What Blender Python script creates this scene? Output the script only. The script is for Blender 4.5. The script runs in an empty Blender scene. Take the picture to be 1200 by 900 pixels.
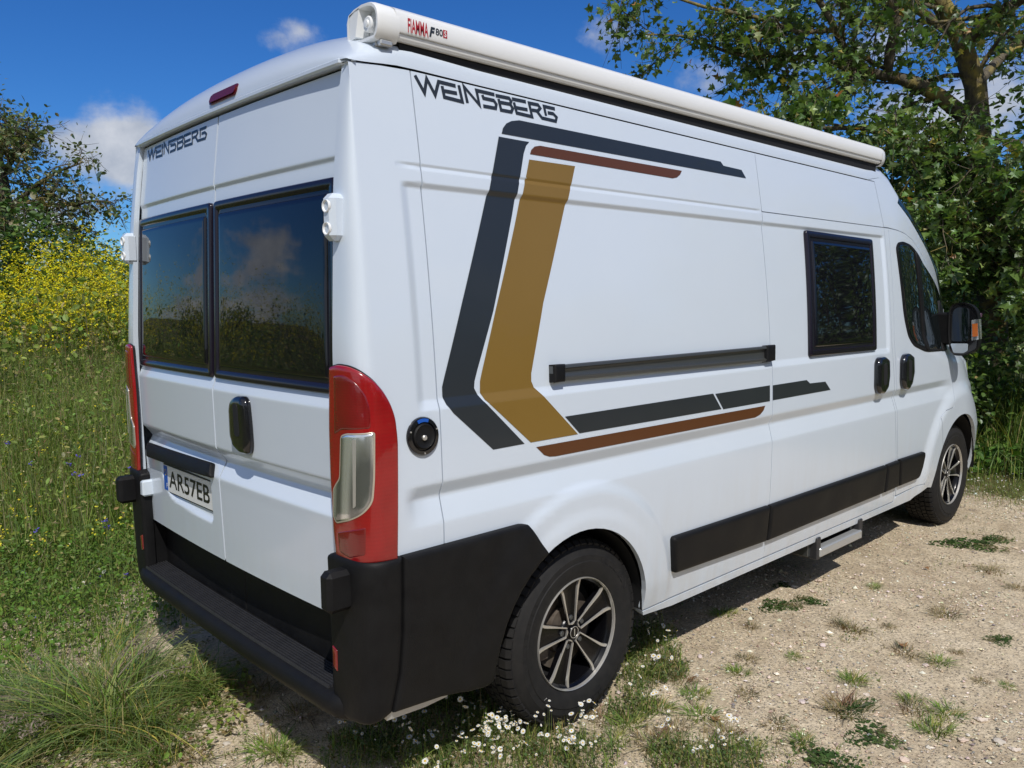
import bpy, math, random
import numpy as np
from mathutils import Matrix, Vector
from mathutils.geometry import delaunay_2d_cdt

rng = np.random.default_rng(7)
random.seed(7)
PI = math.pi
SC = bpy.context.scene
COL = SC.collection

# ------------------------------------------------------------------ camera
CAM_F = 947.1                      # focal length in pixels of a 1200 x 900 frame
CAM_P = np.array([-1.2329, -2.9987, 1.6588])
CAM_YAW, CAM_PITCH, CAM_ROLL = math.radians(46.843), math.radians(-5.959), math.radians(-0.50)


def cam_axes():
    fw = np.array([math.cos(CAM_PITCH) * math.cos(CAM_YAW), math.cos(CAM_PITCH) * math.sin(CAM_YAW), math.sin(CAM_PITCH)])
    r = np.cross(fw, [0, 0, 1]); r /= np.linalg.norm(r)
    u = np.cross(r, fw)
    c, s = math.cos(CAM_ROLL), math.sin(CAM_ROLL)
    return fw, c * r + s * u, -s * r + c * u


FW, RT, UP = cam_axes()
cam_data = bpy.data.cameras.new('camera')
cam_data.sensor_width = 36.0
cam_data.lens = CAM_F / 1200.0 * 36.0
cam_data.clip_start, cam_data.clip_end = 0.05, 3000
cam = bpy.data.objects.new('camera', cam_data)
cam.matrix_world = Matrix(((RT[0], UP[0], -FW[0], CAM_P[0]), (RT[1], UP[1], -FW[1], CAM_P[1]), (RT[2], UP[2], -FW[2], CAM_P[2]), (0, 0, 0, 1)))
COL.objects.link(cam)
SC.camera = cam

# ------------------------------------------------------------------ light and exposure
SUN_TO = Vector((0.40, 0.70, -1.0)).normalized()      # the way the light travels
SUN_EL = math.asin(-SUN_TO.z)
sun_d = bpy.data.lights.new('sun', 'SUN')
sun_d.energy = 4.8
sun_d.angle = math.radians(0.55)
sun_d.color = (1.0, 0.965, 0.91)
sun = bpy.data.objects.new('sun', sun_d)
sun.rotation_euler = SUN_TO.to_track_quat('-Z', 'Y').to_euler()
COL.objects.link(sun)

world = bpy.data.worlds.new('World')
SC.world = world
world.use_nodes = True
SC.view_settings.view_transform = 'Standard'
SC.view_settings.look = 'None'
SC.view_settings.gamma = 1.0
SC.view_settings.exposure = -0.40
SC.cycles.use_denoising = True
SC.cycles.max_bounces = 8
SC.cycles.transparent_max_bounces = 8
SC.cycles.caustics_reflective = False
SC.cycles.caustics_refractive = False


class NT:
    """a few short-cuts for building node trees"""
    def __init__(s, tree):
        s.t = tree; s.n = tree.nodes; s.l = tree.links

    def add(s, kind, ins=None, **kw):
        n = s.n.new(kind)
        for k, v in kw.items():
            setattr(n, k, v)
        for k, v in (ins or {}).items():
            s.put(n.inputs[k], v)
        return n

    def put(s, sock, v):
        if isinstance(v, bpy.types.NodeSocket):
            s.l.new(v, sock)
        elif isinstance(v, bpy.types.Node):
            s.l.new(v.outputs[0], sock)
        else:
            sock.default_value = v

    def math(s, op, a, b=None, c=None, clamp=False):
        n = s.n.new('ShaderNodeMath'); n.operation = op; n.use_clamp = clamp
        for i, v in enumerate((a, b, c)):
            if v is not None:
                s.put(n.inputs[i], v)
        return n.outputs[0]

    def vmath(s, op, a, b=None):
        n = s.n.new('ShaderNodeVectorMath'); n.operation = op
        s.put(n.inputs[0], a)
        if b is not None:
            s.put(n.inputs[1], b)
        return n

    def ramp(s, fac, stops):
        n = s.n.new('ShaderNodeValToRGB')
        e = n.color_ramp.elements
        while len(e) > 1:
            e.remove(e[-1])
        e[0].position = stops[0][0]; e[0].color = stops[0][1]
        for p, c in stops[1:]:
            q = e.new(p); q.color = c
        s.put(n.inputs[0], fac)
        return n

    def mix(s, fac, a, b, blend='MIX'):
        n = s.n.new('ShaderNodeMix'); n.data_type = 'RGBA'; n.blend_type = blend
        s.put(n.inputs[0], fac); s.put(n.inputs[6], a); s.put(n.inputs[7], b)
        return n.outputs[2]

    def noise(s, vec, scale, detail=4, rough=0.55, **kw):
        n = s.add('ShaderNodeTexNoise', {'Scale': scale, 'Detail': detail, 'Roughness': rough}, **kw)
        if vec is not None:
            s.put(n.inputs['Vector'], vec)
        return n.outputs[0]


def pix_dir(px, py):
    d = FW + RT * (px - 600) / CAM_F - UP * (py - 450) / CAM_F
    return d / np.linalg.norm(d)


def build_world():
    n = NT(world.node_tree)
    n.n.clear()
    sky = n.add('ShaderNodeTexSky', sky_type='NISHITA', sun_disc=False)
    sky.sun_elevation = SUN_EL
    sky.sun_rotation = math.atan2(-SUN_TO.x, -SUN_TO.y)
    sky.altitude = 0; sky.air_density = 1.0; sky.dust_density = 0.15; sky.ozone_density = 3.2
    hs = n.add('ShaderNodeHueSaturation', {'Hue': 0.5, 'Saturation': 1.22, 'Value': 1.0, 'Color': sky.outputs[0]})
    tint = n.mix(1.0, hs.outputs[0], (0.41, 0.765, 1.20, 1), 'MULTIPLY')
    tc = n.add('ShaderNodeTexCoord')
    d = tc.outputs['Generated']
    sep = n.add('ShaderNodeSeparateXYZ', {0: d})
    z = n.math('MAXIMUM', sep.outputs[2], 0.0)
    k = n.math('ADD', z, 0.16)
    comb = n.add('ShaderNodeCombineXYZ', {0: n.math('DIVIDE', sep.outputs[0], k), 1: n.math('DIVIDE', sep.outputs[1], k), 2: 0.0})
    big = n.noise(comb.outputs[0], 1.15, 8, 0.56)
    fine = n.noise(d, 9.0, 7, 0.6)
    # banks of cloud that the photograph shows, each a soft cap around its own direction
    tot = None
    for (px, py, w, g) in ((128, 178, 9, 0.34), (90, 232, 7, 0.2), (60, 262, 9, 0.24), (352, 35, 3.6, 0.215), (330, 42, 3, 0.17), (1060, 40, 13, 0.2), (1130, 135, 10, 0.25), (830, 105, 5, 0.15), (715, 28, 3, 0.11), (950, 215, 14, 0.18), (330, 262, -9, 0.24), (275, 283, -9, 0.23), (372, 250, -9, 0.22), (225, 290, -8, 0.20), (330, 335, -12, 0.25), (210, 335, -10, 0.22), (170, 325, -7, 0.20), (265, 340, -10, 0.24)):
        v = pix_dir(px, py) if w > 0 else pix_dir(px, py) * np.array([-1, 1, 1])
        w = abs(w)
        sc = n.vmath('MULTIPLY', n.vmath('SUBTRACT', d, tuple(v)).outputs[0], (1.0, 1.0, 1.9)).outputs[0]
        dist = n.vmath('LENGTH', sc).outputs['Value']
        f = n.math('MULTIPLY', n.math('SUBTRACT', 1.0, n.math('DIVIDE', dist, math.radians(w)), clamp=True), g)
        tot = f if tot is None else n.math('MAXIMUM', tot, f)
    # ordinary fair-weather cumulus everywhere else: a band over the horizon
    band = n.math('MULTIPLY', n.math('SUBTRACT', 0.5, z, clamp=True), 0.06)
    base = n.math('ADD', n.math('MULTIPLY', big, 0.55), n.math('MULTIPLY', fine, 0.45))
    behind = n.math('MULTIPLY', n.math('SUBTRACT', 0.35, n.vmath('DOT_PRODUCT', d, tuple(FW)).outputs['Value'], clamp=True), 0.27)
    m = n.math('ADD', n.math('ADD', base, tot), n.math('ADD', band, behind))
    cm = n.add('ShaderNodeMapRange', {'Value': m, 'From Min': 0.63, 'From Max': 0.78}, interpolation_type='SMOOTHSTEP')
    shade = n.noise(d, 14.0, 5, 0.6)
    cc = n.ramp(shade, [(0.3, (4.2, 4.7, 5.6, 1)), (0.7, (8.3, 8.5, 8.9, 1))])
    out = n.mix(n.math('MULTIPLY', cm.outputs[0], 0.9), tint, cc.outputs[0])
    bg = n.add('ShaderNodeBackground', {'Color': out, 'Strength': 0.112})
    o = n.add('ShaderNodeOutputWorld', {'Surface': bg.outputs[0]})


build_world()

# ------------------------------------------------------------------ materials
MATS = {}


def new_mat(name):
    m = bpy.data.materials.new(name); m.use_nodes = True
    n = NT(m.node_tree); n.n.clear()
    out = n.add('ShaderNodeOutputMaterial')
    MATS[name] = m
    return m, n, out


def pbr(name, col, rough=0.5, metal=0.0, coat=0.0, coat_rough=0.03, spec=0.5, noise=None, bump=None, rvar=0.0):
    m, n, out = new_mat(name)
    p = n.add('ShaderNodeBsdfPrincipled', {'Base Color': (*col, 1), 'Roughness': rough, 'Metallic': metal, 'Coat Weight': coat, 'Coat Roughness': coat_rough, 'Specular IOR Level': spec})
    tc = n.add('ShaderNodeTexCoord')
    if noise:
        sc, amt, col2 = noise
        f = n.noise(tc.outputs['Object'], sc, 6, 0.6)
        r = n.ramp(f, [(0.5 - amt, (*col, 1)), (0.5 + amt, (*col2, 1))])
        n.put(p.inputs['Base Color'], r.outputs[0])
    if rvar:
        f = n.noise(tc.outputs['Object'], 7.0, 5, 0.6)
        n.put(p.inputs['Roughness'], n.math('ADD', n.math('MULTIPLY', n.math('SUBTRACT', f, 0.5), rvar), rough))
    if bump:
        sc, st, di = bump
        f = n.noise(tc.outputs['Object'], sc, 3, 0.6)
        b = n.add('ShaderNodeBump', {'Height': f, 'Strength': st, 'Distance': di})
        n.put(p.inputs['Normal'], b.outputs[0])
    n.put(out.inputs[0], p.outputs[0])
    return m


def paint_mat():
    m, n, out = new_mat('white_paint')
    tc = n.add('ShaderNodeTexCoord')
    o = tc.outputs['Object']
    sep = n.add('ShaderNodeSeparateXYZ', {0: o})
    # road film: a little dust that thickens toward the wheel level, in streaks
    low = n.add('ShaderNodeMapRange', {'Value': sep.outputs[2], 'From Min': 0.95, 'From Max': 0.3, 'To Min': 0.0, 'To Max': 1.0})
    streak = n.noise(n.vmath('MULTIPLY', o, (9.0, 9.0, 1.6)).outputs[0], 1.6, 6, 0.65)
    dust = n.math('MULTIPLY', n.math('MULTIPLY', low.outputs[0], n.math('SUBTRACT', n.math('MULTIPLY', streak, 2.2), 0.75, clamp=True)), 0.4)
    cloud = n.noise(o, 3.0, 5, 0.6)
    base = n.mix(cloud, (0.595, 0.665, 0.75, 1), (0.63, 0.695, 0.775, 1))
    c = n.mix(dust, base, (0.50, 0.45, 0.37, 1))
    rough = n.math('ADD', 0.28, n.math('MULTIPLY', dust, 0.5))
    orange = n.noise(o, 160.0, 2, 0.5)
    bump = n.add('ShaderNodeBump', {'Height': orange, 'Strength': 0.05, 'Distance': 0.0006})
    wav = n.add('ShaderNodeBump', {'Height': n.noise(o, 4.5, 2, 0.5), 'Strength': 0.02, 'Distance': 0.02, 'Normal': bump.outputs[0]})
    p = n.add('ShaderNodeBsdfPrincipled', {'Base Color': c, 'Roughness': rough, 'Coat Weight': 0.7, 'Coat Roughness': 0.075, 'Normal': wav.outputs[0]})
    n.put(out.inputs[0], p.outputs[0])


def attr_leaf(name, trans=0.35, rough=0.5, gloss=0.08, tint=1.0):
    """foliage whose colour comes from a per-leaf attribute"""
    m, n, out = new_mat(name)
    a = n.add('ShaderNodeAttribute', attribute_name='tone')
    c = a.outputs['Color']
    d = n.add('ShaderNodeBsdfDiffuse', {'Color': c})
    tcol = n.mix(1.0, c, (1.25 * tint, 1.3 * tint, 0.45 * tint, 1), 'MULTIPLY')
    t = n.add('ShaderNodeBsdfTranslucent', {'Color': tcol})
    mx = n.add('ShaderNodeMixShader', {0: trans, 1: d.outputs[0], 2: t.outputs[0]})
    g = n.add('ShaderNodeBsdfGlossy', {'Color': (0.9, 0.95, 1.0, 1), 'Roughness': rough})
    fr = n.add('ShaderNodeFresnel', {'IOR': 1.4})
    mx2 = n.add('ShaderNodeMixShader', {0: n.math('ADD', n.math('MULTIPLY', fr.outputs[0], gloss * 2.0), gloss * 0.25), 1: mx.outputs[0], 2: g.outputs[0]})
    n.put(out.inputs[0], mx2.outputs[0])
    return m


def attr_solid(name, rough=0.85):
    m, n, out = new_mat(name)
    a = n.add('ShaderNodeAttribute', attribute_name='tone')
    p = n.add('ShaderNodeBsdfPrincipled', {'Base Color': a.outputs['Color'], 'Roughness': rough})
    n.put(out.inputs[0], p.outputs[0])


def bark_mat():
    m, n, out = new_mat('bark')
    o = n.add('ShaderNodeTexCoord').outputs['Object']
    f = n.noise(n.vmath('MULTIPLY', o, (1, 1, 0.35)).outputs[0], 22.0, 7, 0.65)
    lichen = n.noise(o, 3.5, 5, 0.6)
    c = n.ramp(f, [(0.3, (0.045, 0.036, 0.026, 1)), (0.7, (0.15, 0.125, 0.085, 1))])
    c2 = n.mix(n.add('ShaderNodeMapRange', {'Value': lichen, 'From Min': 0.5, 'From Max': 0.62}).outputs[0], c.outputs[0], (0.27, 0.21, 0.055, 1))
    b = n.add('ShaderNodeBump', {'Height': f, 'Strength': 0.8, 'Distance': 0.02})
    p = n.add('ShaderNodeBsdfPrincipled', {'Base Color': c2, 'Roughness': 0.9, 'Normal': b.outputs[0]})
    n.put(out.inputs[0], p.outputs[0])


def ground_mat():
    m, n, out = new_mat('gravel_ground')
    o = n.add('ShaderNodeTexCoord').outputs['Object']
    a = n.add('ShaderNodeAttribute', attribute_name='cover')
    cover = a.outputs['Fac']
    big = n.noise(o, 0.9, 5, 0.6)
    mid = n.noise(o, 6.0, 6, 0.65)
    fine = n.noise(o, 55.0, 5, 0.7)
    dirt = n.ramp(n.math('ADD', n.math('MULTIPLY', big, 0.45), n.math('MULTIPLY', mid, 0.55)), [(0.34, (0.38, 0.292, 0.195, 1)), (0.5, (0.555, 0.455, 0.315, 1)), (0.66, (0.67, 0.565, 0.412, 1))])
    dirt2 = n.mix(0.75, dirt.outputs[0], n.ramp(fine, [(0.28, (0.42, 0.4, 0.38, 1)), (0.5, (0.95, 0.95, 0.95, 1)), (0.72, (1.5, 1.5, 1.5, 1))]).outputs[0], 'MULTIPLY')
    vo = n.add('ShaderNodeTexVoronoi', {'Vector': o, 'Scale': 95.0, 'Randomness': 1.0})
    peb = n.add('ShaderNodeMapRange', {'Value': vo.outputs['Distance'], 'From Min': 0.42, 'From Max': 0.26})
    pick = n.add('ShaderNodeSeparateColor', {0: vo.outputs['Color']})
    psel = n.math('MULTIPLY', peb.outputs[0], n.math('GREATER_THAN', pick.outputs[0], 0.52))
    pcol = n.ramp(pick.outputs[1], [(0.0, (0.20, 0.165, 0.13, 1)), (0.45, (0.42, 0.355, 0.28, 1)), (0.8, (0.55, 0.49, 0.42, 1)), (1.0, (0.27, 0.26, 0.255, 1))])
    c = n.mix(n.math('MULTIPLY', psel, 0.8), dirt2, pcol.outputs[0])
    soil = n.ramp(n.noise(o, 18.0, 6, 0.7), [(0.3, (0.05, 0.06, 0.018, 1)), (0.55, (0.105, 0.11, 0.035, 1)), (0.75, (0.21, 0.17, 0.085, 1))])
    edge = n.math('ADD', cover, n.math('MULTIPLY', n.math('SUBTRACT', n.noise(o, 5.0, 6, 0.7), 0.5), 0.9))
    f = n.add('ShaderNodeMapRange', {'Value': edge, 'From Min': 0.38, 'From Max': 0.62})
    c2 = n.mix(f.outputs[0], c, soil.outputs[0])
    h = n.math('ADD', n.math('MULTIPLY', psel, 0.7), n.math('ADD', n.math('MULTIPLY', fine, 0.8), n.math('MULTIPLY', mid, 1.2)))
    b = n.add('ShaderNodeBump', {'Height': h, 'Strength': 0.9, 'Distance': 0.012})
    p = n.add('ShaderNodeBsdfPrincipled', {'Base Color': c2, 'Roughness': 0.95, 'Specular IOR Level': 0.2, 'Normal': b.outputs[0]})
    n.put(out.inputs[0], p.outputs[0])


def lens_mat(name, c1, c2, sc, metal=0.0):
    """a moulded lamp lens: fine vertical prisms under a glossy cover"""
    m, n, out = new_mat(name)
    o = n.add('ShaderNodeTexCoord').outputs['Object']
    w = n.add('ShaderNodeTexWave', {'Vector': o, 'Scale': sc, 'Distortion': 0.4, 'Detail': 1.0}, bands_direction='Z')
    w2 = n.noise(o, 10.0, 3, 0.5)
    c = n.mix(n.math('ADD', n.math('MULTIPLY', w.outputs['Fac'], 0.12), n.math('MULTIPLY', w2, 0.9), clamp=True), (*c1, 1), (*c2, 1))
    b = n.add('ShaderNodeBump', {'Height': w.outputs['Fac'], 'Strength': 0.06, 'Distance': 0.001})
    p = n.add('ShaderNodeBsdfPrincipled', {'Base Color': c, 'Roughness': 0.22, 'Metallic': metal, 'Coat Weight': 1.0, 'Coat Roughness': 0.02, 'Normal': b.outputs[0]})
    n.put(out.inputs[0], p.outputs[0])


def step_mat():
    pbr('step_plastic', (0.020, 0.021, 0.025), 0.5, noise=(30, 0.25, (0.035, 0.035, 0.038)), bump=(260, 0.25, 0.001), rvar=0.3)


paint_mat(); bark_mat(); ground_mat(); step_mat()
attr_leaf('leaf', 0.38, 0.42, 0.13)
attr_leaf('grass', 0.34, 0.5, 0.05)
attr_leaf('petal', 0.3, 0.6, 0.0)
attr_solid('stone')
pbr('black_plastic', (0.0058, 0.0058, 0.0066), 0.52, spec=0.2, noise=(14, 0.25, (0.0105, 0.0105, 0.011)), bump=(420, 0.6, 0.0014), rvar=0.35)
pbr('black_gloss', (0.008, 0.008, 0.010), 0.12, coat=0.6)
pbr('dark_inside', (0.010, 0.010, 0.011), 0.9)
pbr('seal_and_shade_black', (0.006, 0.006, 0.007), 0.75)  # rubber black; also paints the shade below the awning
pbr('window_frame', (0.0105, 0.008, 0.0155), 0.16, spec=0.4, coat=0.1)
pbr('tinted_acrylic', (0.0045, 0.004, 0.0075), 0.025, spec=0.62)
pbr('door_glass', (0.006, 0.009, 0.010), 0.01, spec=0.8)
pbr('grey_film', (0.020, 0.0245, 0.029), 0.36, coat=0.12, noise=(3, 0.3, (0.024, 0.029, 0.034)))
pbr('gold_film', (0.235, 0.138, 0.025), 0.38, metal=0.2, coat=0.12, noise=(2.5, 0.3, (0.258, 0.153, 0.031)))
pbr('brown_film', (0.110, 0.038, 0.011), 0.36, metal=0.1, coat=0.10)
pbr('awning_white', (0.78, 0.785, 0.775), 0.36, coat=0.25, coat_rough=0.2, noise=(4, 0.3, (0.81, 0.815, 0.81)))
pbr('rubber', (0.0085, 0.0085, 0.0092), 0.75, spec=0.35, noise=(24, 0.2, (0.017, 0.016, 0.0155)), bump=(180, 0.3, 0.001), rvar=0.2)
pbr('alloy_black', (0.003, 0.003, 0.004), 0.25, spec=0.25, coat=0.12)
pbr('alloy_machined', (0.68, 0.66, 0.62), 0.34, metal=0.7, coat=0.3)
pbr('lens_trim', (0.62, 0.55, 0.45), 0.3, metal=0.5, coat=0.5)
pbr('brake_steel', (0.10, 0.075, 0.055), 0.6, metal=0.5, noise=(20, 0.2, (0.2, 0.17, 0.14)))
pbr('aluminium', (0.52, 0.53, 0.53), 0.38, metal=0.55)
pbr('rail_metal', (0.11, 0.115, 0.115), 0.35, metal=0.6)
pbr('plate_white', (0.70, 0.71, 0.70), 0.4)
pbr('plate_blue', (0.01, 0.09, 0.44), 0.4)
pbr('plate_black', (0.012, 0.012, 0.012), 0.4)
pbr('letter_red', (0.42, 0.012, 0.02), 0.4)
pbr('amber', (0.50, 0.13, 0.02), 0.2, coat=1.0)
pbr('mirror_silver', (0.45, 0.5, 0.55), 0.01, metal=1.0)
pbr('brake_light_red', (0.10, 0.006, 0.008), 0.25, spec=0.3, coat=0.15)
pbr('dry_leaf', (0.22, 0.10, 0.035), 0.8, noise=(40, 0.2, (0.32, 0.17, 0.07)))
lens_mat('red_lens', (0.20, 0.003, 0.005), (0.36, 0.007, 0.009), 26)
lens_mat('dark_red_lens', (0.10, 0.002, 0.004), (0.24, 0.006, 0.008), 40)
_m, _n, _o = new_mat('clear_lens')
_tc = _n.add('ShaderNodeTexCoord').outputs['Object']
_w = _n.add('ShaderNodeTexWave', {'Vector': _n.vmath('MULTIPLY', _tc, (1.0, 1.0, 0.12)).outputs[0], 'Scale': 9.0, 'Distortion': 1.5, 'Detail': 1.0}, bands_direction='DIAGONAL')
_c = _n.ramp(_w.outputs['Fac'], [(0.1, (0.26, 0.27, 0.28, 1)), (0.5, (0.60, 0.62, 0.63, 1)), (0.85, (0.92, 0.94, 0.95, 1))])
_p = _n.add('ShaderNodeBsdfPrincipled', {'Base Color': _c.outputs[0], 'Roughness': 0.16, 'Metallic': 0.8, 'Coat Weight': 1.0, 'Coat Roughness': 0.01})
_n.put(_o.inputs[0], _p.outputs[0])


# ------------------------------------------------------------------ mesh helpers
def tag(o, label=None, cat=None, group=None, kind=None):
    for k, v in (('label', label), ('category', cat), ('group', group), ('kind', kind)):
        if v:
            o[k] = v
    return o


def empty(name, loc=(0, 0, 0)):
    o = bpy.data.objects.new(name, None)
    o.location = loc
    o.empty_display_size = 0.1
    COL.objects.link(o)
    return o


def link(name, me, mats, parent=None):
    o = bpy.data.objects.new(name, me)
    COL.objects.link(o)
    if parent is not None:
        o.parent = parent
    for m in (mats if isinstance(mats, (list, tuple)) else [mats]):
        me.materials.append(MATS[m])
    return o


def mesh_obj(name, verts, faces, mats, parent=None, smooth=True, angle=35, normals=None, mat_idx=None):
    me = bpy.data.meshes.new(name)
    me.from_pydata([tuple(map(float, v)) for v in verts], [], [tuple(map(int, f)) for f in faces])
    if mat_idx is not None:
        me.polygons.foreach_set('material_index', np.asarray(mat_idx, np.int32))
    me.polygons.foreach_set('use_smooth', np.full(len(me.polygons), smooth, bool))
    if normals is not None:
        me.normals_split_custom_set_from_vertices([tuple(map(float, n)) for n in normals])
    elif smooth and angle:
        me.set_sharp_from_angle(angle=math.radians(angle))
    me.update()
    return link(name, me, mats, parent)


def big_mesh(name, V, F, mats, parent=None, tone=None, smooth=False, mat_idx=None):
    """large triangle or quad soups straight from numpy; tone: one colour per vertex"""
    me = bpy.data.meshes.new(name)
    V = np.ascontiguousarray(V, np.float32); F = np.ascontiguousarray(F, np.int32)
    k = F.shape[1]
    me.vertices.add(len(V)); me.vertices.foreach_set('co', V.ravel())
    me.loops.add(F.size); me.loops.foreach_set('vertex_index', F.ravel())
    me.polygons.add(len(F))
    me.polygons.foreach_set('loop_start', np.arange(0, F.size, k, dtype=np.int32))
    me.polygons.foreach_set('loop_total', np.full(len(F), k, np.int32))
    me.polygons.foreach_set('use_smooth', np.full(len(F), smooth, bool))
    if mat_idx is not None:
        me.polygons.foreach_set('material_index', np.asarray(mat_idx, np.int32))
    me.update(calc_edges=True)
    if tone is not None:
        a = me.attributes.new('tone', 'FLOAT_COLOR', 'POINT')
        c = np.ones((len(V), 4), np.float32); c[:, :3] = tone
        a.data.foreach_set('color', c.ravel())
    return link(name, me, mats, parent)


class MB:
    """collects boxes, tubes and prisms into one mesh"""
    def __init__(s):
        s.v = []; s.f = []; s.m = []

    def add(s, v, f, m=0):
        k = len(s.v)
        s.v += [tuple(p) for p in v]
        s.f += [tuple(i + k for i in q) for q in f]
        s.m += [m] * len(f)
        return s

    def box(s, x0, x1, y0, y1, z0, z1, m=0, b=0.0):
        if b <= 0:
            v = [(x, y, z) for x in (x0, x1) for y in (y0, y1) for z in (z0, z1)]
            return s.add(v, [(0, 1, 3, 2), (4, 6, 7, 5), (0, 4, 5, 1), (2, 3, 7, 6), (0, 2, 6, 4), (1, 5, 7, 3)], m)
        # chamfered box: hull of three shrunk boxes
        import bmesh
        bm = bmesh.new()
        for (ex, ey, ez) in ((0, b, b), (b, 0, b), (b, b, 0)):
            for x in (x0 + ex, x1 - ex):
                for y in (y0 + ey, y1 - ey):
                    for z in (z0 + ez, z1 - ez):
                        bm.verts.new((x, y, z))
        bmesh.ops.convex_hull(bm, input=bm.verts)
        bm.verts.index_update()
        s.add([v.co[:] for v in bm.verts], [[v.index for v in f.verts] for f in bm.faces], m)
        bm.free()
        return s

    def tube(s, pts, rad, n=8, m=0, cap=True):
        pts = [np.array(p, float) for p in pts]
        rad = rad if hasattr(rad, '__len__') else [rad] * len(pts)
        rings = []
        ref = np.array([0.31, 0.17, 0.93])
        for i, p in enumerate(pts):
            t = pts[min(i + 1, len(pts) - 1)] - pts[max(i - 1, 0)]
            t /= np.linalg.norm(t) + 1e-9
            a = np.cross(t, ref)
            if np.linalg.norm(a) < 0.05:
                a = np.cross(t, [1, 0, 0])
            a /= np.linalg.norm(a); b = np.cross(t, a)
            rings.append([p + rad[i] * (math.cos(2 * PI * k / n) * a + math.sin(2 * PI * k / n) * b) for k in range(n)])
        v = [q for r in rings for q in r]
        f = [(i * n + k, i * n + (k + 1) % n, (i + 1) * n + (k + 1) % n, (i + 1) * n + k) for i in range(len(rings) - 1) for k in range(n)]
        if cap:
            f += [tuple(range(n - 1, -1, -1)), tuple(range((len(rings) - 1) * n, len(rings) * n))]
        return s.add(v, f, m)

    def lathe(s, prof, n=64, m=0, y_off=0.0, cx=0.0, cz=0.0):
        """prof: (radius, y) pairs turned about the y axis"""
        v = [(cx + r * math.cos(2 * PI * k / n), y + y_off, cz + r * math.sin(2 * PI * k / n)) for (r, y) in prof for k in range(n)]
        f = [(i * n + k, i * n + (k + 1) % n, (i + 1) * n + (k + 1) % n, (i + 1) * n + k) for i in range(len(prof) - 1) for k in range(n)]
        return s.add(v, f, m)

    def prism(s, poly, fn, h0, h1, m=0):
        """poly: 2-D outline; fn(a, b, h) gives the 3-D point"""
        n = len(poly)
        v = [fn(a, b, h0) for a, b in poly] + [fn(a, b, h1) for a, b in poly]
        f = [tuple(range(n - 1, -1, -1)), tuple(range(n, 2 * n))] + [(i, (i + 1) % n, (i + 1) % n + n, i + n) for i in range(n)]
        return s.add(v, f, m)

    def obj(s, name, mats, parent=None, smooth=True, angle=35):
        o = mesh_obj(name, s.v, s.f, mats, parent, smooth, angle, mat_idx=s.m)
        import bmesh
        bm = bmesh.new(); bm.from_mesh(o.data)
        bmesh.ops.recalc_face_normals(bm, faces=bm.faces)
        bm.to_mesh(o.data); bm.free()
        return o


# ------------------------------------------------------------------ polygon helpers (2-D)
def ccw(P):
    P = np.asarray(P, float)
    x, y = P[:, 0], P[:, 1]
    return P if (x * np.roll(y, -1) - np.roll(x, -1) * y).sum() > 0 else P[::-1].copy()


def densify(P, step):
    out = []
    n = len(P)
    for i in range(n):
        a, b = P[i], P[(i + 1) % n]
        k = max(1, int(math.ceil(np.linalg.norm(b - a) / step)))
        out += [a + (b - a) * t / k for t in range(k)]
    return np.array(out)


class Rounded(np.ndarray):
    """an outline that remembers the corners and radii it was rounded from, so that it can be offset cleanly"""
    C = None
    R = None


def _fillet(P, rs, seg):
    n = len(P)
    out = []
    for i in range(n):
        p, a, b = P[i], P[i - 1], P[(i + 1) % n]
        la, lb = np.linalg.norm(a - p), np.linalg.norm(b - p)
        d = max(1e-5, min(rs[i], la * 0.48, lb * 0.48))
        A, B = p + (a - p) / la * d, p + (b - p) / lb * d
        for k in range(seg + 1):
            t = k / seg
            out.append((1 - t) ** 2 * A + 2 * t * (1 - t) * p + t * t * B)
    return np.array(out)


def fillet(P, r, seg=6):
    P = np.array([np.asarray(p, float) for p in P])
    rs = np.array(r if hasattr(r, '__len__') else [r] * len(P), float)
    x, y = P[:, 0], P[:, 1]
    if (x * np.roll(y, -1) - np.roll(x, -1) * y).sum() < 0:
        P, rs = P[::-1].copy(), rs[::-1].copy()
    o = _fillet(P, rs, seg).view(Rounded)
    o.C, o.R = P, rs
    return o


def inset(P, d):
    P = np.array(P, float)
    if abs(d) < 1e-9:
        return P
    e = np.roll(P, -1, 0) - P
    e /= np.linalg.norm(e, axis=1)[:, None] + 1e-12
    nrm = np.stack([-e[:, 1], e[:, 0]], 1)
    m = nrm + np.roll(nrm, 1, 0)
    m /= np.linalg.norm(m, axis=1)[:, None] + 1e-12
    c = np.clip((m * nrm).sum(1), 0.4, 1)
    return P + m * (d / c)[:, None]


def rings_of(P, step):
    """a function d -> outline offset inwards by d, always with the same number of points"""
    if isinstance(P, Rounded) and P.C is not None:
        C, R = np.array(P.C), np.array(P.R)
        base = _fillet(C, R, 6)
        L = np.linalg.norm(np.roll(base, -1, 0) - base, axis=1)
        cnt = np.maximum(1, np.ceil(L / step)).astype(int)

        def f(d):
            q = _fillet(inset(C, d), np.maximum(R - d, 0.0015), 6) if d else base
            nx = np.roll(q, -1, 0)
            return np.array([q[i] + (nx[i] - q[i]) * t / cnt[i] for i in range(len(q)) for t in range(cnt[i])])
        return f
    B = densify(ccw(P), step)
    return lambda d: inset(B, d)


def inside(P, q):
    x, y = q[:, 0], q[:, 1]
    r = np.zeros(len(q), bool)
    n = len(P)
    for i in range(n):
        (x1, y1), (x2, y2) = P[i], P[(i + 1) % n]
        c = ((y1 > y) != (y2 > y))
        r ^= c & (x < (x2 - x1) * (y - y1) / (y2 - y1 + 1e-15) + x1)
    return r


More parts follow.
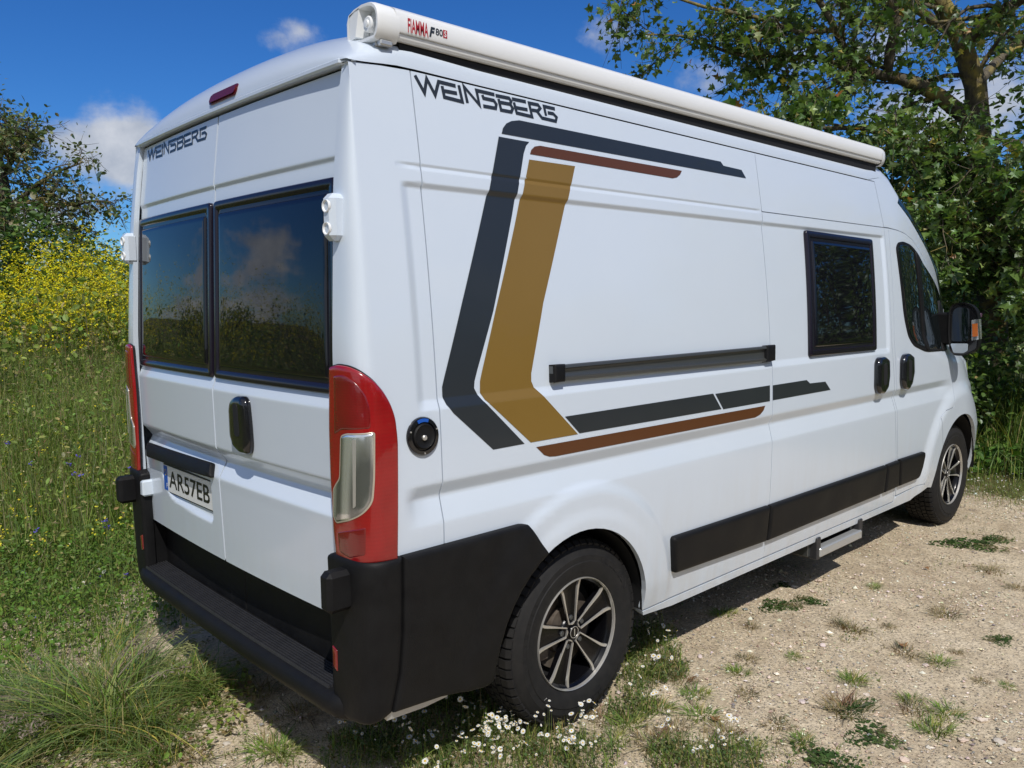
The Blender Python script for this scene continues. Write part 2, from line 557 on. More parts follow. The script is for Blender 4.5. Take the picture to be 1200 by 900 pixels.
def seg_dist(P, q):
    A = P; B = np.roll(P, -1, 0)
    d = np.full(len(q), 1e9)
    for a, b in zip(A, B):
        ab = b - a
        t = np.clip(((q - a) @ ab) / (ab @ ab + 1e-15), 0, 1)
        d = np.minimum(d, np.linalg.norm(q - (a + t[:, None] * ab), axis=1))
    return d


def fill(P, xs, ys, mind, extra=None):
    """triangulate the inside of outline P with extra points on the grid xs, ys"""
    P = np.asarray(P, float)
    keep_ = np.linalg.norm(np.roll(P, -1, 0) - P, axis=1) > 1e-6
    P = P[keep_]
    lo, hi = P.min(0), P.max(0)
    xs = [x for x in xs if lo[0] < x < hi[0]]; ys = [y for y in ys if lo[1] < y < hi[1]]
    pts = np.zeros((0, 2))
    if xs and ys:
        g = np.array([(x, y) for x in xs for y in ys])
        if extra is not None:
            ex = np.array(extra)
            ex = ex[(ex[:, 0] > lo[0]) & (ex[:, 0] < hi[0]) & (ex[:, 1] > lo[1]) & (ex[:, 1] < hi[1])]
            if len(ex):
                inr = np.zeros(len(g), bool)
                for a, b in ((0.218, 0.286), (3.716, 3.782)):
                    inr |= (g[:, 0] > a) & (g[:, 0] < b) & (g[:, 1] > 1.29) & (g[:, 1] < 2.04)
                g = np.vstack([g[~inr], ex])
        g = g[inside(P, g)]
        if len(g):
            g = g[seg_dist(P, g) > mind]
        pts = g
    allp = np.vstack([P, pts]) if len(pts) else P
    n = len(P)
    v, e, f, *_ = delaunay_2d_cdt([Vector(p) for p in allp], [], [list(range(n))], 1, 1e-7)
    return np.array([p[:] for p in v]), [tuple(t) for t in f]


# ------------------------------------------------------------------ the van's skin
def lin(a, b, x):
    return np.clip((x - a) / (b - a), 0, 1)


def smo(a, b, x):
    t = lin(a, b, x)
    return t * t * (3 - 2 * t)


_zt = np.linspace(0.0, 2.8, 2801)


def table(y, sig=4):
    k = np.exp(-0.5 * (np.arange(-4 * sig, 4 * sig + 1) / sig) ** 2); k /= k.sum()
    return np.convolve(np.pad(y, 4 * sig, mode='edge'), k, 'valid')


_wk = np.array([(0.0, 0.90), (0.2, 0.955), (0.32, 0.983), (0.45, 1.002), (0.65, 1.013), (0.95, 1.019), (1.3, 1.012), (1.6, 0.990), (2.0, 0.945), (2.35, 0.895), (2.8, 0.82)])
_W0 = np.polyval(np.polyfit(_wk[:, 0], _wk[:, 1], 6), _zt)
_WV = table(np.minimum(lin(0.958, 1.044, _zt), 1 - lin(1.044, 1.088, _zt)) * -0.0215, 4)
_WR = table(lin(1.318, 1.350, _zt) * (1 - lin(2.006, 2.022, _zt)) * -0.0105, 2)
_WS = table(np.minimum(lin(2.060, 2.073, _zt), 1 - lin(2.073, 2.081, _zt)) * -0.0042, 1)
_XR = table(np.interp(_zt, [0.3, 0.66, 0.95, 0.985, 1.05, 1.105, 1.33, 1.375, 1.40, 2.035, 2.080, 2.092, 2.36, 2.6], [0.068, 0.064, 0.055, 0.053, 0.090, 0.047, 0.044, 0.060, 0.062, 0.088, 0.092, 0.085, 0.118, 0.14]), 4)
_XR0 = table(np.interp(_zt, [0.3, 0.66, 1.0, 1.5, 2.0, 2.25, 2.37, 2.6], [0.042, 0.038, 0.031, 0.029, 0.055, 0.083, 0.105, 0.13]), 40)
_YD = np.interp(_zt, [0, 1.4, 2.36, 2.8], [0.868, 0.866, 0.850, 0.84])
UC, LC = 0.095, 0.185
_t = np.linspace(0, PI / 2, 400)
_cx, _cy = np.sin(_t) ** (2 / 3.0), 1 - np.cos(_t) ** (2 / 3.0)
_cl = np.concatenate([[0], np.cumsum(np.hypot(np.diff(_cx) * 0.07, np.diff(_cy) * 0.135))]); _cl /= _cl[-1]


def tb(t, z):
    return np.interp(z, _zt, t)


def half_width(x, z):
    w = tb(_W0, z)
    w = w + tb(_WV, z) * smo(0.165, 0.24, x) * (1 - smo(4.55, 4.85, x))
    w = w + tb(_WR, z) * smo(0.229, 0.272, x) * (1 - smo(3.728, 3.770, x))
    w = w + tb(_WS, z) * smo(0.222, 0.236, x) * (1 - smo(2.33, 2.35, x))
    r = np.hypot(x - 0.985, (z - 0.385) * 1.0)
    w = w + 0.012 * (1 - smo(0.540, 0.600, r)) * smo(0.30, 0.5, z) + 0.006 * (1 - smo(0.44, 0.50, r)) * smo(0.30, 0.5, z)
    r = np.hypot(x - 5.0, (z - 0.37) * 1.0)
    w = w + 0.022 * (1 - smo(0.58, 0.70, r)) * smo(0.2, 0.5, z)
    x0 = np.interp(z, [0.0, 0.7, 1.0, 1.2, 1.4, 2.6], [5.1, 5.1, 4.95, 4.7, 3.9, 3.9])
    kk = np.interp(z, [0.0, 1.05, 1.4, 2.6], [0.33, 0.33, 0.12, 0.12])
    return w - kk * np.maximum(0, x - x0) ** 2


def S(u, z, door=False):
    """right-hand skin: u is x along the side and runs on round the rear corner and across the rear; returns N x 3"""
    u = np.asarray(u, float); z = np.asarray(z, float)
    w = half_width(np.maximum(u, UC), z)
    xr = tb(_XR, z); yd = tb(_YD, z)
    th = np.clip((UC - u) / LC, 0, 1)
    rc = w - yd
    ca, cb = np.interp(th, _cl, _cx), np.interp(th, _cl, _cy)
    xc = UC - (UC - tb(_XR0, z)) * ca
    yc = -(w - rc * cb)
    t = np.maximum(0, (UC - LC) - u)
    y = yc + t
    x = np.where(u >= UC, u, np.where(t > 1e-9, xr if door else tb(_XR0, z), xc)) - np.where(t > 0, 0.022 * (1 - (y / yd) ** 2), 0) * (1.0 if door else 0.0)
    return np.stack([x, np.where(u >= UC, -w, y), z], -1)


def REAR(y, z):
    y = np.asarray(y, float); z = np.asarray(z, float)
    return S((UC - LC) - (tb(_YD, z) + y), z, True)


def normal_of(fn, u, z, e=0.0015):
    a = fn(u + e, z) - fn(u - e, z); b = fn(u, z + e) - fn(u, z - e)
    n = np.cross(a, b)
    n /= np.linalg.norm(n, axis=-1)[..., None] + 1e-12
    return n


def outward(fn, u, z):
    n = normal_of(fn, u, z)
    p = fn(u, z)
    d = np.stack([np.minimum(p[..., 0] - 0.35, 0), p[..., 1] - np.clip(p[..., 1], -0.6, 0.6), np.zeros(p.shape[:-1])], -1)
    s = np.sign((n * d).sum(-1))
    return n * s[..., None]


def ray(px, py):
    return FW + RT * (px - 600) / CAM_F - UP * (py - 450) / CAM_F


def at_y(px, py, Y):
    d = ray(px, py); return CAM_P + d * (Y - CAM_P[1]) / d[1]


def at_x(px, py, X):
    d = ray(px, py); return CAM_P + d * (X - CAM_P[0]) / d[0]


def at_z(px, py, Z=0.0):
    d = ray(px, py); return CAM_P + d * (Z - CAM_P[2]) / d[2]


def to_side(pts, x_min=0.165):
    out = []
    Ys = np.linspace(-1.15, -0.70, 1801)
    for px, py in pts:
        d = ray(px, py)
        q = CAM_P + d * ((Ys - CAM_P[1]) / d[1])[:, None]
        g = Ys + half_width(np.maximum(q[:, 0], x_min), q[:, 2])      # > 0 once inside the skin
        k = int(np.argmax(g > 0)) if (g > 0).any() else int(np.argmax(g))
        out.append((q[k, 0], q[k, 2]))
    return out


_PG = None


def to_skin(pts):
    """pixels to (u, z) on the right-hand skin, round the rear corner as well"""
    global _PG
    if _PG is None:
        U, Z = np.meshgrid(np.arange(-0.14, 0.80, 0.003), np.arange(0.30, 2.40, 0.004), indexing='ij')
        d = S(U.ravel(), Z.ravel()) - CAM_P
        k = d @ FW
        _PG = (U.ravel(), Z.ravel(), 600 + CAM_F * (d @ RT) / k, 450 - CAM_F * (d @ UP) / k)
    U, Z, X, Y = _PG
    out = []
    for px, py in pts:
        e = (X - px) ** 2 + (Y - py) ** 2
        i = np.argsort(e)[:6]
        w = 1 / (e[i] + 0.02)
        out.append(((U[i] * w).sum() / w.sum(), (Z[i] * w).sum() / w.sum()))
    return out


def to_rear(pts):
    out = []
    for px, py in pts:
        X = 0.06
        for _ in range(30):
            q = at_x(px, py, X)
            X = 0.5 * X + 0.5 * float(REAR(np.clip(q[1], -0.86, 0.86), q[2])[0])
        out.append((q[1], q[2]))
    return out


Z_LV = sorted(set(np.round(np.concatenate([np.arange(0.28, 2.42, 0.045), np.arange(0.36, 0.98, 0.018), np.arange(0.955, 1.11, 0.008), np.arange(1.306, 1.362, 0.006), np.arange(2.000, 2.030, 0.003), np.arange(2.055, 2.088, 0.0032)]), 4)))
X_LV = sorted(set(np.round(np.concatenate([np.arange(-0.09, 0.17, 0.009), np.arange(0.19, 0.226, 0.008), np.arange(0.17, 6.0, 0.055), np.arange(0.36, 1.62, 0.022), np.arange(4.2, 5.9, 0.03)]), 4)))
XTRA = [(x, z) for xs_ in (np.arange(0.224, 0.280, 0.004), np.arange(3.722, 3.776, 0.004)) for x in xs_ for z in np.concatenate([np.arange(1.30, 1.365, 0.005), np.arange(1.37, 1.995, 0.013), np.arange(2.0, 2.03, 0.004)])]
Y_LV = list(np.round(np.arange(-0.9, 0.91, 0.05), 4))


def mirror_y(o, name=None, parent=None):
    """the left-hand twin of a right-hand part"""
    me = o.data.copy()
    V = np.empty(len(me.vertices) * 3, np.float32); me.vertices.foreach_get('co', V)
    V = V.reshape(-1, 3); V[:, 1] *= -1
    me.vertices.foreach_set('co', V.ravel())
    me.flip_normals()
    c = bpy.data.objects.new(name or o.name.split('.')[0], me)
    COL.objects.link(c)
    c.parent = parent if parent is not None else o.parent
    return c


def panel(name, P, mat, parent, fn=S, off=0.0, gap=0.0022, lip=0.022, step=0.011, xs=None, zs=None):
    P = ccw(P)
    B = inset(densify(P, step), gap)
    v, f = fill(B, xs if xs is not None else X_LV, zs if zs is not None else Z_LV, 0.004, XTRA if fn is S and xs is None else None)
    n = outward(fn, v[:, 0], v[:, 1])
    p = fn(v[:, 0], v[:, 1]) + n * off
    F = []
    fa = np.array(f)
    fn_ = np.cross(p[fa[:, 1]] - p[fa[:, 0]], p[fa[:, 2]] - p[fa[:, 0]])
    flip = (fn_ * n[fa[:, 0]]).sum(1) < 0
    for t, k in zip(f, flip):
        F.append(t[::-1] if k else t)
    V = list(p); N = list(n)
    if lip > 0:
        nb = len(B)
        bn = outward(fn, B[:, 0], B[:, 1]); bp = fn(B[:, 0], B[:, 1]) + bn * off
        cen = bp.mean(0)
        tang = np.roll(bp, -1, 0) - np.roll(bp, 1, 0)
        side = np.cross(tang, bn); side /= np.linalg.norm(side, axis=1)[:, None] + 1e-12
        k0 = len(V)
        V += list(bp) + list(bp - bn * lip)
        flipo = not flip.mean() > 0.5
        N += list(side if flipo else -side) * 2
        for i in range(nb):
            j = (i + 1) % nb
            q = (k0 + i, k0 + nb + i, k0 + nb + j, k0 + j)
            F.append(q if flipo else q[::-1])
    return mesh_obj(name, V, F, mat, parent, normals=N)


def overlay(name, P, mat, parent, prof, fn=S, step=0.03, xs=None, zs=None, angle=40, hfun=None, open_centre=False):
    """a piece applied on the skin: prof = [(inset, height), ...] from the rim inwards, then a cap that follows the skin"""
    ring = rings_of(P, step)
    V, F = [], []
    nb = len(ring(0))
    rings = []
    for (d, h) in prof:
        R = ring(d)
        n = outward(fn, R[:, 0], R[:, 1])
        rings.append(fn(R[:, 0], R[:, 1]) + n * h)
    for r in rings:
        V += list(r)
    for k in range(len(rings) - 1):
        for i in range(nb):
            j = (i + 1) % nb
            F.append((k * nb + i, k * nb + j, (k + 1) * nb + j, (k + 1) * nb + i))
    if not open_centre:
        R = ring(prof[-1][0])
        v, f = fill(R, xs if xs is not None else X_LV, zs if zs is not None else Z_LV, 0.004)
        n = outward(fn, v[:, 0], v[:, 1])
        h = prof[-1][1]
        hh = h if hfun is None else h + hfun(v[:, 0], v[:, 1])
        p = fn(v[:, 0], v[:, 1]) + n * (hh if np.ndim(hh) == 0 else hh[:, None])
        base = (len(rings) - 1) * nb
        # the outline of the fill re-uses the last ring's points
        idx = {}
        for i in range(len(v)):
            dd = np.abs(R - v[i]).max(1)
            j = int(dd.argmin())
            if dd[j] < 2e-6:
                idx[i] = base + j
            else:
                idx[i] = len(V); V.append(p[i])
        F += [tuple(idx[a] for a in t) for t in f]
    o = mesh_obj(name, V, F, mat, parent, True, None)
    import bmesh
    bm = bmesh.new(); bm.from_mesh(o.data)
    bmesh.ops.remove_doubles(bm, verts=bm.verts, dist=1e-6)
    bmesh.ops.recalc_face_normals(bm, faces=bm.faces)
    # face the cap outward
    bm.faces.ensure_lookup_table()
    f0 = max(bm.faces, key=lambda q: q.calc_area())
    c = f0.calc_center_median()
    ref = Vector((c.x - 2.8, c.y * 2.0, 0))
    if fn is REAR:
        ref = Vector((-1, 0, 0))
    if f0.normal.dot(ref) < 0:
        bmesh.ops.reverse_faces(bm, faces=bm.faces)
    bm.to_mesh(o.data); bm.free()
    o.data.set_sharp_from_angle(angle=math.radians(angle))
    return o


def decal(name, P, mat, parent, fn=S, off=0.0014, step=0.009):
    return panel(name, P, mat, parent, fn, off=off, gap=0, lip=0, step=step)


def pillow(h, b):
    return [(0, -0.004), (0, h * 0.45), (b * 0.12, h * 0.72), (b * 0.4, h * 0.93), (b, h)]


# ------------------------------------------------------------------ the van
van = tag(empty('camper_van', (2.9, 0, 0)), 'white high-roof camper van with grey, gold and brown side stripes parked on gravel', 'camper van')


def V_(o):
    """parts are modelled in world coordinates; keep them there under the van's empty"""
    return o


class VanParent:
    pass


VAN_OFF = Vector((2.9, 0, 0))


def settle():
    """move the children's geometry into the frame of the van's empty"""
    for o in COL.objects:
        if o.parent is van:
            o.location = o.location - VAN_OFF


def arc(cx, cz, r, a0, a1, n=28):
    return [(cx + r * math.cos(math.radians(a0 + (a1 - a0) * i / n)), cz + r * math.sin(math.radians(a0 + (a1 - a0) * i / n))) for i in range(n + 1)]


ARX, ARZ, ARR = 0.965, 0.388, 0.412
FX, FZ, FR = 5.00, 0.385, 0.435
Z_SW = 2.071


def zr(x):
    """height of the roof gutter: a shade lower at the very back and toward the front"""
    return 2.3748 - 0.0093 * x - 0.016 * (1 - smo(0.08, 0.30, x))


def build_sides():
    parts = []
    q = panel('rear_corner_panel', [(-0.0895, 0.42), (0.32, 0.40), (0.32, zr(0.32)), (0.2, zr(0.2)), (0.1, zr(0.1)), (0.0, zr(0.04) + 0.006), (-0.0895, zr(0.0) + 0.006)], 'white_paint', van)
    parts.append(q)
    a = [p for p in arc(ARX, ARZ, ARR, 176, -3)]
    parts.append(panel('side_panel', [(0.32, 0.395), (0.545, 0.395)] + a + [(1.40, 0.366), (2.362, 0.366), (2.364, 1.0), (2.372, 1.5), (2.364, 2.0), (2.358, zr(2.358)), (0.32, zr(0.32))], 'white_paint', van))
    bg = to_side([(1036, 268), (1045, 400), (1049.5, 500), (1050, 540)])
    bt = [(3.715, zr(3.715))] + [(bg[0][0], Z_SW)]
    parts.append(panel('upper_side_panel', [(2.358, zr(2.358)), (2.364, Z_SW), (bt[1][0], Z_SW), (3.715, zr(3.715))], 'white_paint', van))
    gd = to_side([(1041, 268), (1048, 400), (1051.5, 500), (1051, 560)])
    sl = panel('sliding_door', [(2.364, Z_SW), (2.372, 1.5), (2.364, 1.0), (2.36, 0.366), (bg[3][0] + 0.04, 0.366)] + bg[::-1][:3] + [(bg[0][0], Z_SW)], 'white_paint', van)
    parts.append(sl)
    parts.append(panel('door_pillar', [(bg[0][0], Z_SW)] + bg[1:] + [(bg[3][0] + 0.04, 0.366), (gd[3][0] + 0.02, 0.366)] + gd[::-1][:3] + [(gd[0][0], Z_SW)], 'white_paint', van))
    top = to_side([(1052, 270), (1060, 273.5), (1069, 281), (1078, 295), (1086, 311), (1100, 345), (1107.5, 363)])
    low = to_side([(1117, 445), (1118, 462), (1118, 477), (1109, 481), (1102.5, 489), (1098, 508), (1093, 536), (1083, 567)])
    fd = panel('front_door', [(gd[0][0], Z_SW)] + gd[1:] + [(gd[3][0] + 0.02, 0.40)] + low[::-1] + [(low[0][0] - 0.02, 1.25), (low[0][0] - 0.03, 1.40)] + top[::-1], 'white_paint', van)
    parts.append(fd)
    shield = to_side([(1017, 200), (1030, 208), (1041, 219), (1052, 238), (1064, 254), (1077.5, 277), (1096, 318), (1111, 364)])
    ap = panel('roof_pillar', [(3.715, zr(3.715)), (bt[1][0], Z_SW + 0.002), (gd[0][0], Z_SW + 0.002)] + top + [(low[0][0] - 0.03, 1.40), (low[0][0] + 0.02, 1.43)] + shield[::-1][:-1] + [(3.62, zr(3.62) + 0.003)], 'white_paint', van)
    parts.append(ap)
    fen = [(low[0][0] - 0.03, 1.40)] + [(low[0][0] - 0.02, 1.25)] + low[:5]
    aa = arc(FX, FZ, FR, 145, -5)
    fen_poly = fen + aa + [(5.55, 0.33), (5.80, 0.34), (5.83, 0.6), (5.80, 0.85), (5.62, 1.02), (5.35, 1.16), (5.1, 1.30), (4.93, 1.41)]
    parts.append(panel('front_wing', fen_poly, 'white_paint', van))
    fl = arc(FX, FZ, FR, 145, 184, 10)
    parts.append(panel('sill', [(1.385, 0.362), (1.392, 0.338), (1.6, 0.322), (4.25, 0.318), (4.50, 0.372)] + [(x, z) for x, z in low[::-1][0:1]] + [(gd[3][0] + 0.03, 0.393), (bg[3][0] + 0.05, 0.362)], 'white_paint', van, lip=0.05))
    edge = ccw(low[4:] + [(low[-1][0] + 0.06, 0.372)] + fl[::-1])
    parts.append(panel('wheel_arch_edge', edge, 'white_paint', van, lip=0.06))
    tw = [mirror_y(p) for p in parts]
    return sl, fd, tw[3], tw[5], shield


slide_door, front_door, slide_left, front_left, SHIELD = build_sides()


def build_roof():
    nphi = 40
    phis = np.linspace(-PI / 2, PI / 2, nphi + 1)

    def row(ex, ez, ey, H, b, nn=2.25):
        s_, c_ = np.sin(phis), np.cos(phis)
        yy = ey * np.sign(s_) * np.abs(s_) ** (2 / nn)
        cc = np.abs(c_) ** (2 / nn)
        return np.stack([ex + b * cc, yy, ez + H * cc], 1)
    XS0 = 0.082
    rows = []
    H = 0.178
    for x in [0.082, 0.0835, 0.088, 0.10, 0.12, 0.145, 0.175, 0.215, 0.265, 0.33]:
        t = np.clip((x - XS0) / 0.25, 0, 1)
        g = (1 - (1 - t) ** 2.3) ** (1 / 2.0)
        g = 0.10 + 0.90 * g
        ey = float(half_width(0.5, 2.355)) + 0.002 + 0.003 * (1 - lin(0.082, 0.2, x))
        rows.append(row(x + 0.012 * (1 - t) ** 2, zr(x) + 0.003, ey, H * g, -0.012 * (1 - t) ** 2, 2.15 + 0.75 * smo(0.1, 0.33, x)))
    for x in list(np.arange(0.6, 3.4, 0.3)) + [3.45, 3.62]:
        rows.append(row(x, zr(x) + 0.003, float(half_width(x, zr(x))) + 0.001, H, 0, 2.9))
    k_roof = len(rows) - 1
    for i_, ((x, z), (h, b)) in enumerate(zip(SHIELD[1:], [(0.165, 0.04), (0.165, 0.07), (0.16, 0.12), (0.14, 0.17), (0.115, 0.24), (0.08, 0.32), (0.05, 0.36)])):
        rows.append(row(x + 0.004, z, float(half_width(x, z)) - 0.004, h, b, 2.9 - 0.08 * i_))
    k_sh0 = k_roof + 3
    k_sh1 = len(rows) - 1
    for (x, z, h, b) in [(5.0, 1.36, 0.05, 0.34), (5.12, 1.288, 0.06, 0.34), (5.35, 1.155, 0.07, 0.33), (5.62, 1.015, 0.06, 0.25), (5.80, 0.85, 0.03, 0.18), (5.83, 0.60, 0.0, 0.16), (5.80, 0.34, 0.0, 0.14), (5.5, 0.3, 0, 0.1)]:
        rows.append(row(x, z, float(half_width(x, z)) - 0.002, h, b))
    G = np.array(rows)

    def part(name, a, b, mat):
        g = G[a:b + 1]
        m, n = g.shape[:2]
        f = [(i * n + j, i * n + j + 1, (i + 1) * n + j + 1, (i + 1) * n + j) for i in range(m - 1) for j in range(n - 1)]
        o = mesh_obj(name, g.reshape(-1, 3), f, mat, van, angle=60)
        import bmesh
        bm = bmesh.new(); bm.from_mesh(o.data)
        bmesh.ops.recalc_face_normals(bm, faces=bm.faces)
        bm.faces.ensure_lookup_table()
        if sum(q.normal.z + q.normal.x * 0.3 for q in bm.faces) < 0:
            bmesh.ops.reverse_faces(bm, faces=bm.faces)
        bm.to_mesh(o.data); bm.free()
        o.data.set_sharp_from_angle(angle=math.radians(60))
        return o
    roof = part('roof', 0, k_sh0, 'white_paint')
    part('windscreen', k_sh0, k_sh1, 'door_glass')
    part('bonnet', k_sh1, len(rows) - 5, 'white_paint')
    part('front_bumper', len(rows) - 5, len(rows) - 1, 'black_plastic')
    # rear lip of the spoiler, turned under above the doors
    m = MB()
    ys = np.linspace(-0.885, 0.885, 60)
    prof = [(0.083, 2.374), (0.077, 2.368), (0.077, 2.358), (0.083, 2.353), (0.105, 2.353), (0.14, 2.356)]
    v = []
    for y in ys:
        e = 0.011 * (y / 0.862) ** 2 + 0.030 * max(0, (abs(y) - 0.85) / 0.035) ** 2
        for (x, z) in prof:
            v.append((x + e - 0.002, y, z + 0.004 * (1 - (y / 0.862) ** 2)))
    k = len(prof)
    f = [(i * k + j, i * k + j + 1, (i + 1) * k + j + 1, (i + 1) * k + j) for i in range(len(ys) - 1) for j in range(k - 1)]
    m.add(v, f)
    m.obj('spoiler_lip', 'white_paint', roof)
    b = MB()
    b.box(0.122, 0.15, -0.84, 0.84, 2.338, 2.357)
    b.obj('door_top_seal', 'seal_and_shade_black', roof)
    # third brake light: a long capsule let into the spoiler
    pl = fillet([(-0.115, -0.021), (0.115, -0.021), (0.115, 0.021), (-0.115, 0.021)], 0.018)
    m = MB()
    xs0 = 0.088
    def fn(a, c, h): return (0.0885 + c * 0.36 - h, a - 0.068, 2.412 + c + 0.004 * 0)
    m.prism(pl, fn, -0.05, 0.004)
    pi = fillet(inset(pl.C, 0.007), 0.012)
    m.prism(pi, fn, 0.002, 0.009)
    m.obj('third_brake_light', 'brake_light_red', roof)
    return roof


roof = build_roof()


def build_rear():
    bot = 0.655
    yd_b, yd_t = 0.858, 0.842
    right = [(-0.003, bot), (-yd_b, bot), (-yd_b, 1.4), (-yd_t, 2.348), (-0.003, 2.348)]
    left = [(-y, z) for y, z in right]
    zs = sorted(set(Z_LV + list(np.round(np.arange(0.97, 1.12, 0.008), 4)) + list(np.round(np.arange(1.32, 1.41, 0.006), 4)) + list(np.round(np.arange(2.03, 2.10, 0.005), 4))))
    rd = panel('rear_door', right, 'white_paint', van, REAR, xs=Y_LV, zs=zs)
    # number plate recess pressed into the left-hand door
    rec = fillet([(0.70, 1.005), (0.085, 1.005), (0.085, 0.78), (0.20, 0.78), (0.60, 0.80)], [0.03, 0.01, 0.03, 0.12, 0.16])
    R = ccw(rec)
    def dent(y, z):
        q = np.stack([np.ravel(y), np.ravel(z)], 1)
        ins = inside(R, q)
        d = np.where(ins, seg_dist(R, q), 0)
        return (0.018 * smo(0.0, 0.035, d)).reshape(np.shape(y))
    def REAR_L(y, z):
        p = REAR(y, z)
        p = p.copy(); p[..., 0] = p[..., 0] + dent(np.asarray(y, float), np.asarray(z, float))
        return p
    ysl = sorted(set(Y_LV + list(np.round(np.arange(0.06, 0.74, 0.012), 4))))
    zsl = sorted(set(zs + list(np.round(np.arange(0.77, 1.02, 0.010), 4))))
    ld = panel('rear_door', left, 'white_paint', van, REAR_L, xs=ysl, zs=zsl)
    ld['label'] = 'left rear door with number plate recess'
    # windows: dark frame with a bowed acrylic pane
    wr = [(-0.012, 1.372), (-0.856, 1.372), (-0.838, 2.030), (-0.012, 2.030)]
    for door, W in ((rd, wr), (ld, [(-y, z) for y, z in wr])):
        P = fillet(W, 0.022)
        overlay('window_frame', P, 'window_frame', door, [(0, -0.004), (0, 0.010), (0.003, 0.0135), (0.010, 0.0155), (0.030, 0.0150), (0.034, 0.010)], REAR, xs=Y_LV, zs=zs, angle=50)
        Q = fillet(inset(P.C, 0.046), 0.010)
        overlay('window_pane', Q, 'tinted_acrylic', door, [(0, 0.008), (0.003, 0.0135), (0.010, 0.0165), (0.02, 0.0172)], REAR, xs=Y_LV, zs=[], angle=70, step=0.06)
        s = 1 if door is ld else -1
        m = MB()
        m.box(0.02, 0.05, min(s * 0.05, s * 0.80), max(s * 0.05, s * 0.80), 2.0375, 2.0475)
        # handle of the right-hand door only
    hp = [(-0.075, 1.262), (-0.085, 1.30), (-0.115, 1.318), (-0.15, 1.315), (-0.168, 1.29), (-0.170, 1.20), (-0.168, 1.12), (-0.155, 1.095), (-0.125, 1.098), (-0.095, 1.135), (-0.078, 1.19)]
    hp = to_rear([(274.5, 478), (276, 468), (281, 463.5), (290, 464.5), (293.5, 471), (296, 495), (298, 522), (297, 532), (288, 531), (280, 523), (276, 509)])
    H = fillet(hp, 0.02)
    ho = overlay('door_handle', H, 'black_gloss', rd, pillow(0.030, 0.03), REAR, xs=[], zs=[], angle=60, step=0.012)
    hc = np.mean(np.array(hp), 0)
    G = fillet([(hc[0] - 0.022, hc[1] - 0.045), (hc[0] + 0.020, hc[1] - 0.045), (hc[0] + 0.022, hc[1] + 0.075), (hc[0] - 0.016, hc[1] + 0.075)], 0.015)
    overlay('handle_recess', G, 'seal_and_shade_black', rd, [(0, 0.026), (0.002, 0.0315)], REAR, xs=[], zs=[], step=0.012)
    # trim over the plate, and the plate itself
    tp = to_rear([(177, 519), (252.5, 543.5), (251.5, 560), (177.5, 535)])
    overlay('plate_lamp_trim', fillet(tp, 0.012), 'black_plastic', ld, pillow(0.022, 0.012), REAR, xs=Y_LV, zs=[], step=0.03)
    pw = to_rear([(190.7, 543), (251.7, 563), (243, 594), (187.7, 571.7)])
    y1, y0 = 0.628, 0.108
    zc = 0.9
    pl = empty('tmp'); bpy.data.objects.remove(pl)
    def pf(a, c, h): return (0.052 - h + 0.0 * a, a, c)
    zb, zt_ = 0.834, 0.948
    plate = MB().prism(fillet([(y0, zb), (y1, zb), (y1, zt_), (y0, zt_)], 0.008), pf, -0.006, 0.004).obj('licence_plate', 'plate_white', van)
    MB().prism(fillet([(y0 - 0.006, zb - 0.006), (y1 + 0.006, zb - 0.006), (y1 + 0.006, zt_ + 0.006), (y0 - 0.006, zt_ + 0.006)], 0.008), pf, -0.012, 0.001).obj('plate_holder', 'plate_black', plate)
    MB().prism([(y1 - 0.044, zb + 0.003), (y1 - 0.003, zb + 0.003), (y1 - 0.003, zt_ - 0.003), (y1 - 0.044, zt_ - 0.003)], pf, 0.003, 0.0052).obj('plate_band', 'plate_blue', plate)
    text('AR57EB', 'plate_lettering', 'plate_black', plate, (0.0470, y1 - 0.062, zb + 0.020), (0, -1, 0), (0, 0, 1), height=0.076, width=0.43, bold=0.012)
    text('P', 'plate_lettering', 'plate_white', plate, (0.0462, y1 - 0.032, zb + 0.014), (0, -1, 0), (0, 0, 1), height=0.022, width=0.014, bold=0.01)
    m = MB()
    for k in range(10):
        a = 2 * PI * k / 12
        cy, cz = y1 - 0.0235 + 0.012 * math.cos(a), zt_ - 0.032 + 0.012 * math.sin(a)
        m.prism([(cy + 0.0022 * math.cos(b), cz + 0.0022 * math.sin(b)) for b in np.arange(0, 2 * PI, PI / 3)], pf, 0.005, 0.0060)
    m.obj('plate_stars', 'letter_yellow', plate)
    m = MB()
    for cy in (y1 - 0.035, y0 + 0.05):
        m.lathe([(0.0, 0.006), (0.006, 0.005), (0.007, 0.0)], 10)
    # upper and lower hinges
    for s in (-1, 1):
        door = rd if s < 0 else ld
        hv = MB()
        yh = s * 0.884
        xh = float(REAR(np.array(-0.84), np.array(1.9))[0])
        hv.box(0.014, 0.075, min(yh - 0.028, yh + 0.030), max(yh - 0.028, yh + 0.030), 1.835, 1.972, b=0.015)
        hg = hv.obj('door_hinge', 'white_paint', door)
        for zz in (1.87, 1.935):
            c = MB()
            c.lathe([(0.0, 0.001), (0.013, 0.001), (0.0165, -0.004), (0.019, -0.004), (0.019, 0.004)], 16)
            o = c.obj('hinge_cup', 'awning_white', door)
            o.data.transform(Matrix.Rotation(-PI / 2, 4, 'Z'))
            o.data.transform(Matrix.Translation((0.0135, yh + s * 0.001, zz)))
        # lower hinge strap and the black cover on the bumper post
        lh = MB()
        yi, yo = s * 0.80, s * 0.905
        lh.box(0.012, 0.075, min(yi, yo), max(yi, yo), 0.775, 0.850, b=0.008)
        if s > 0:
            lh.obj('lower_hinge', 'white_paint', door)
        cv = MB()
        cv.box(-0.060, 0.075, min(s * 0.895, s * 0.955), max(s * 0.895, s * 0.955), 0.735, 0.86, b=0.014)
        cv.obj('hinge_cover', 'black_plastic', van)
    return rd, ld


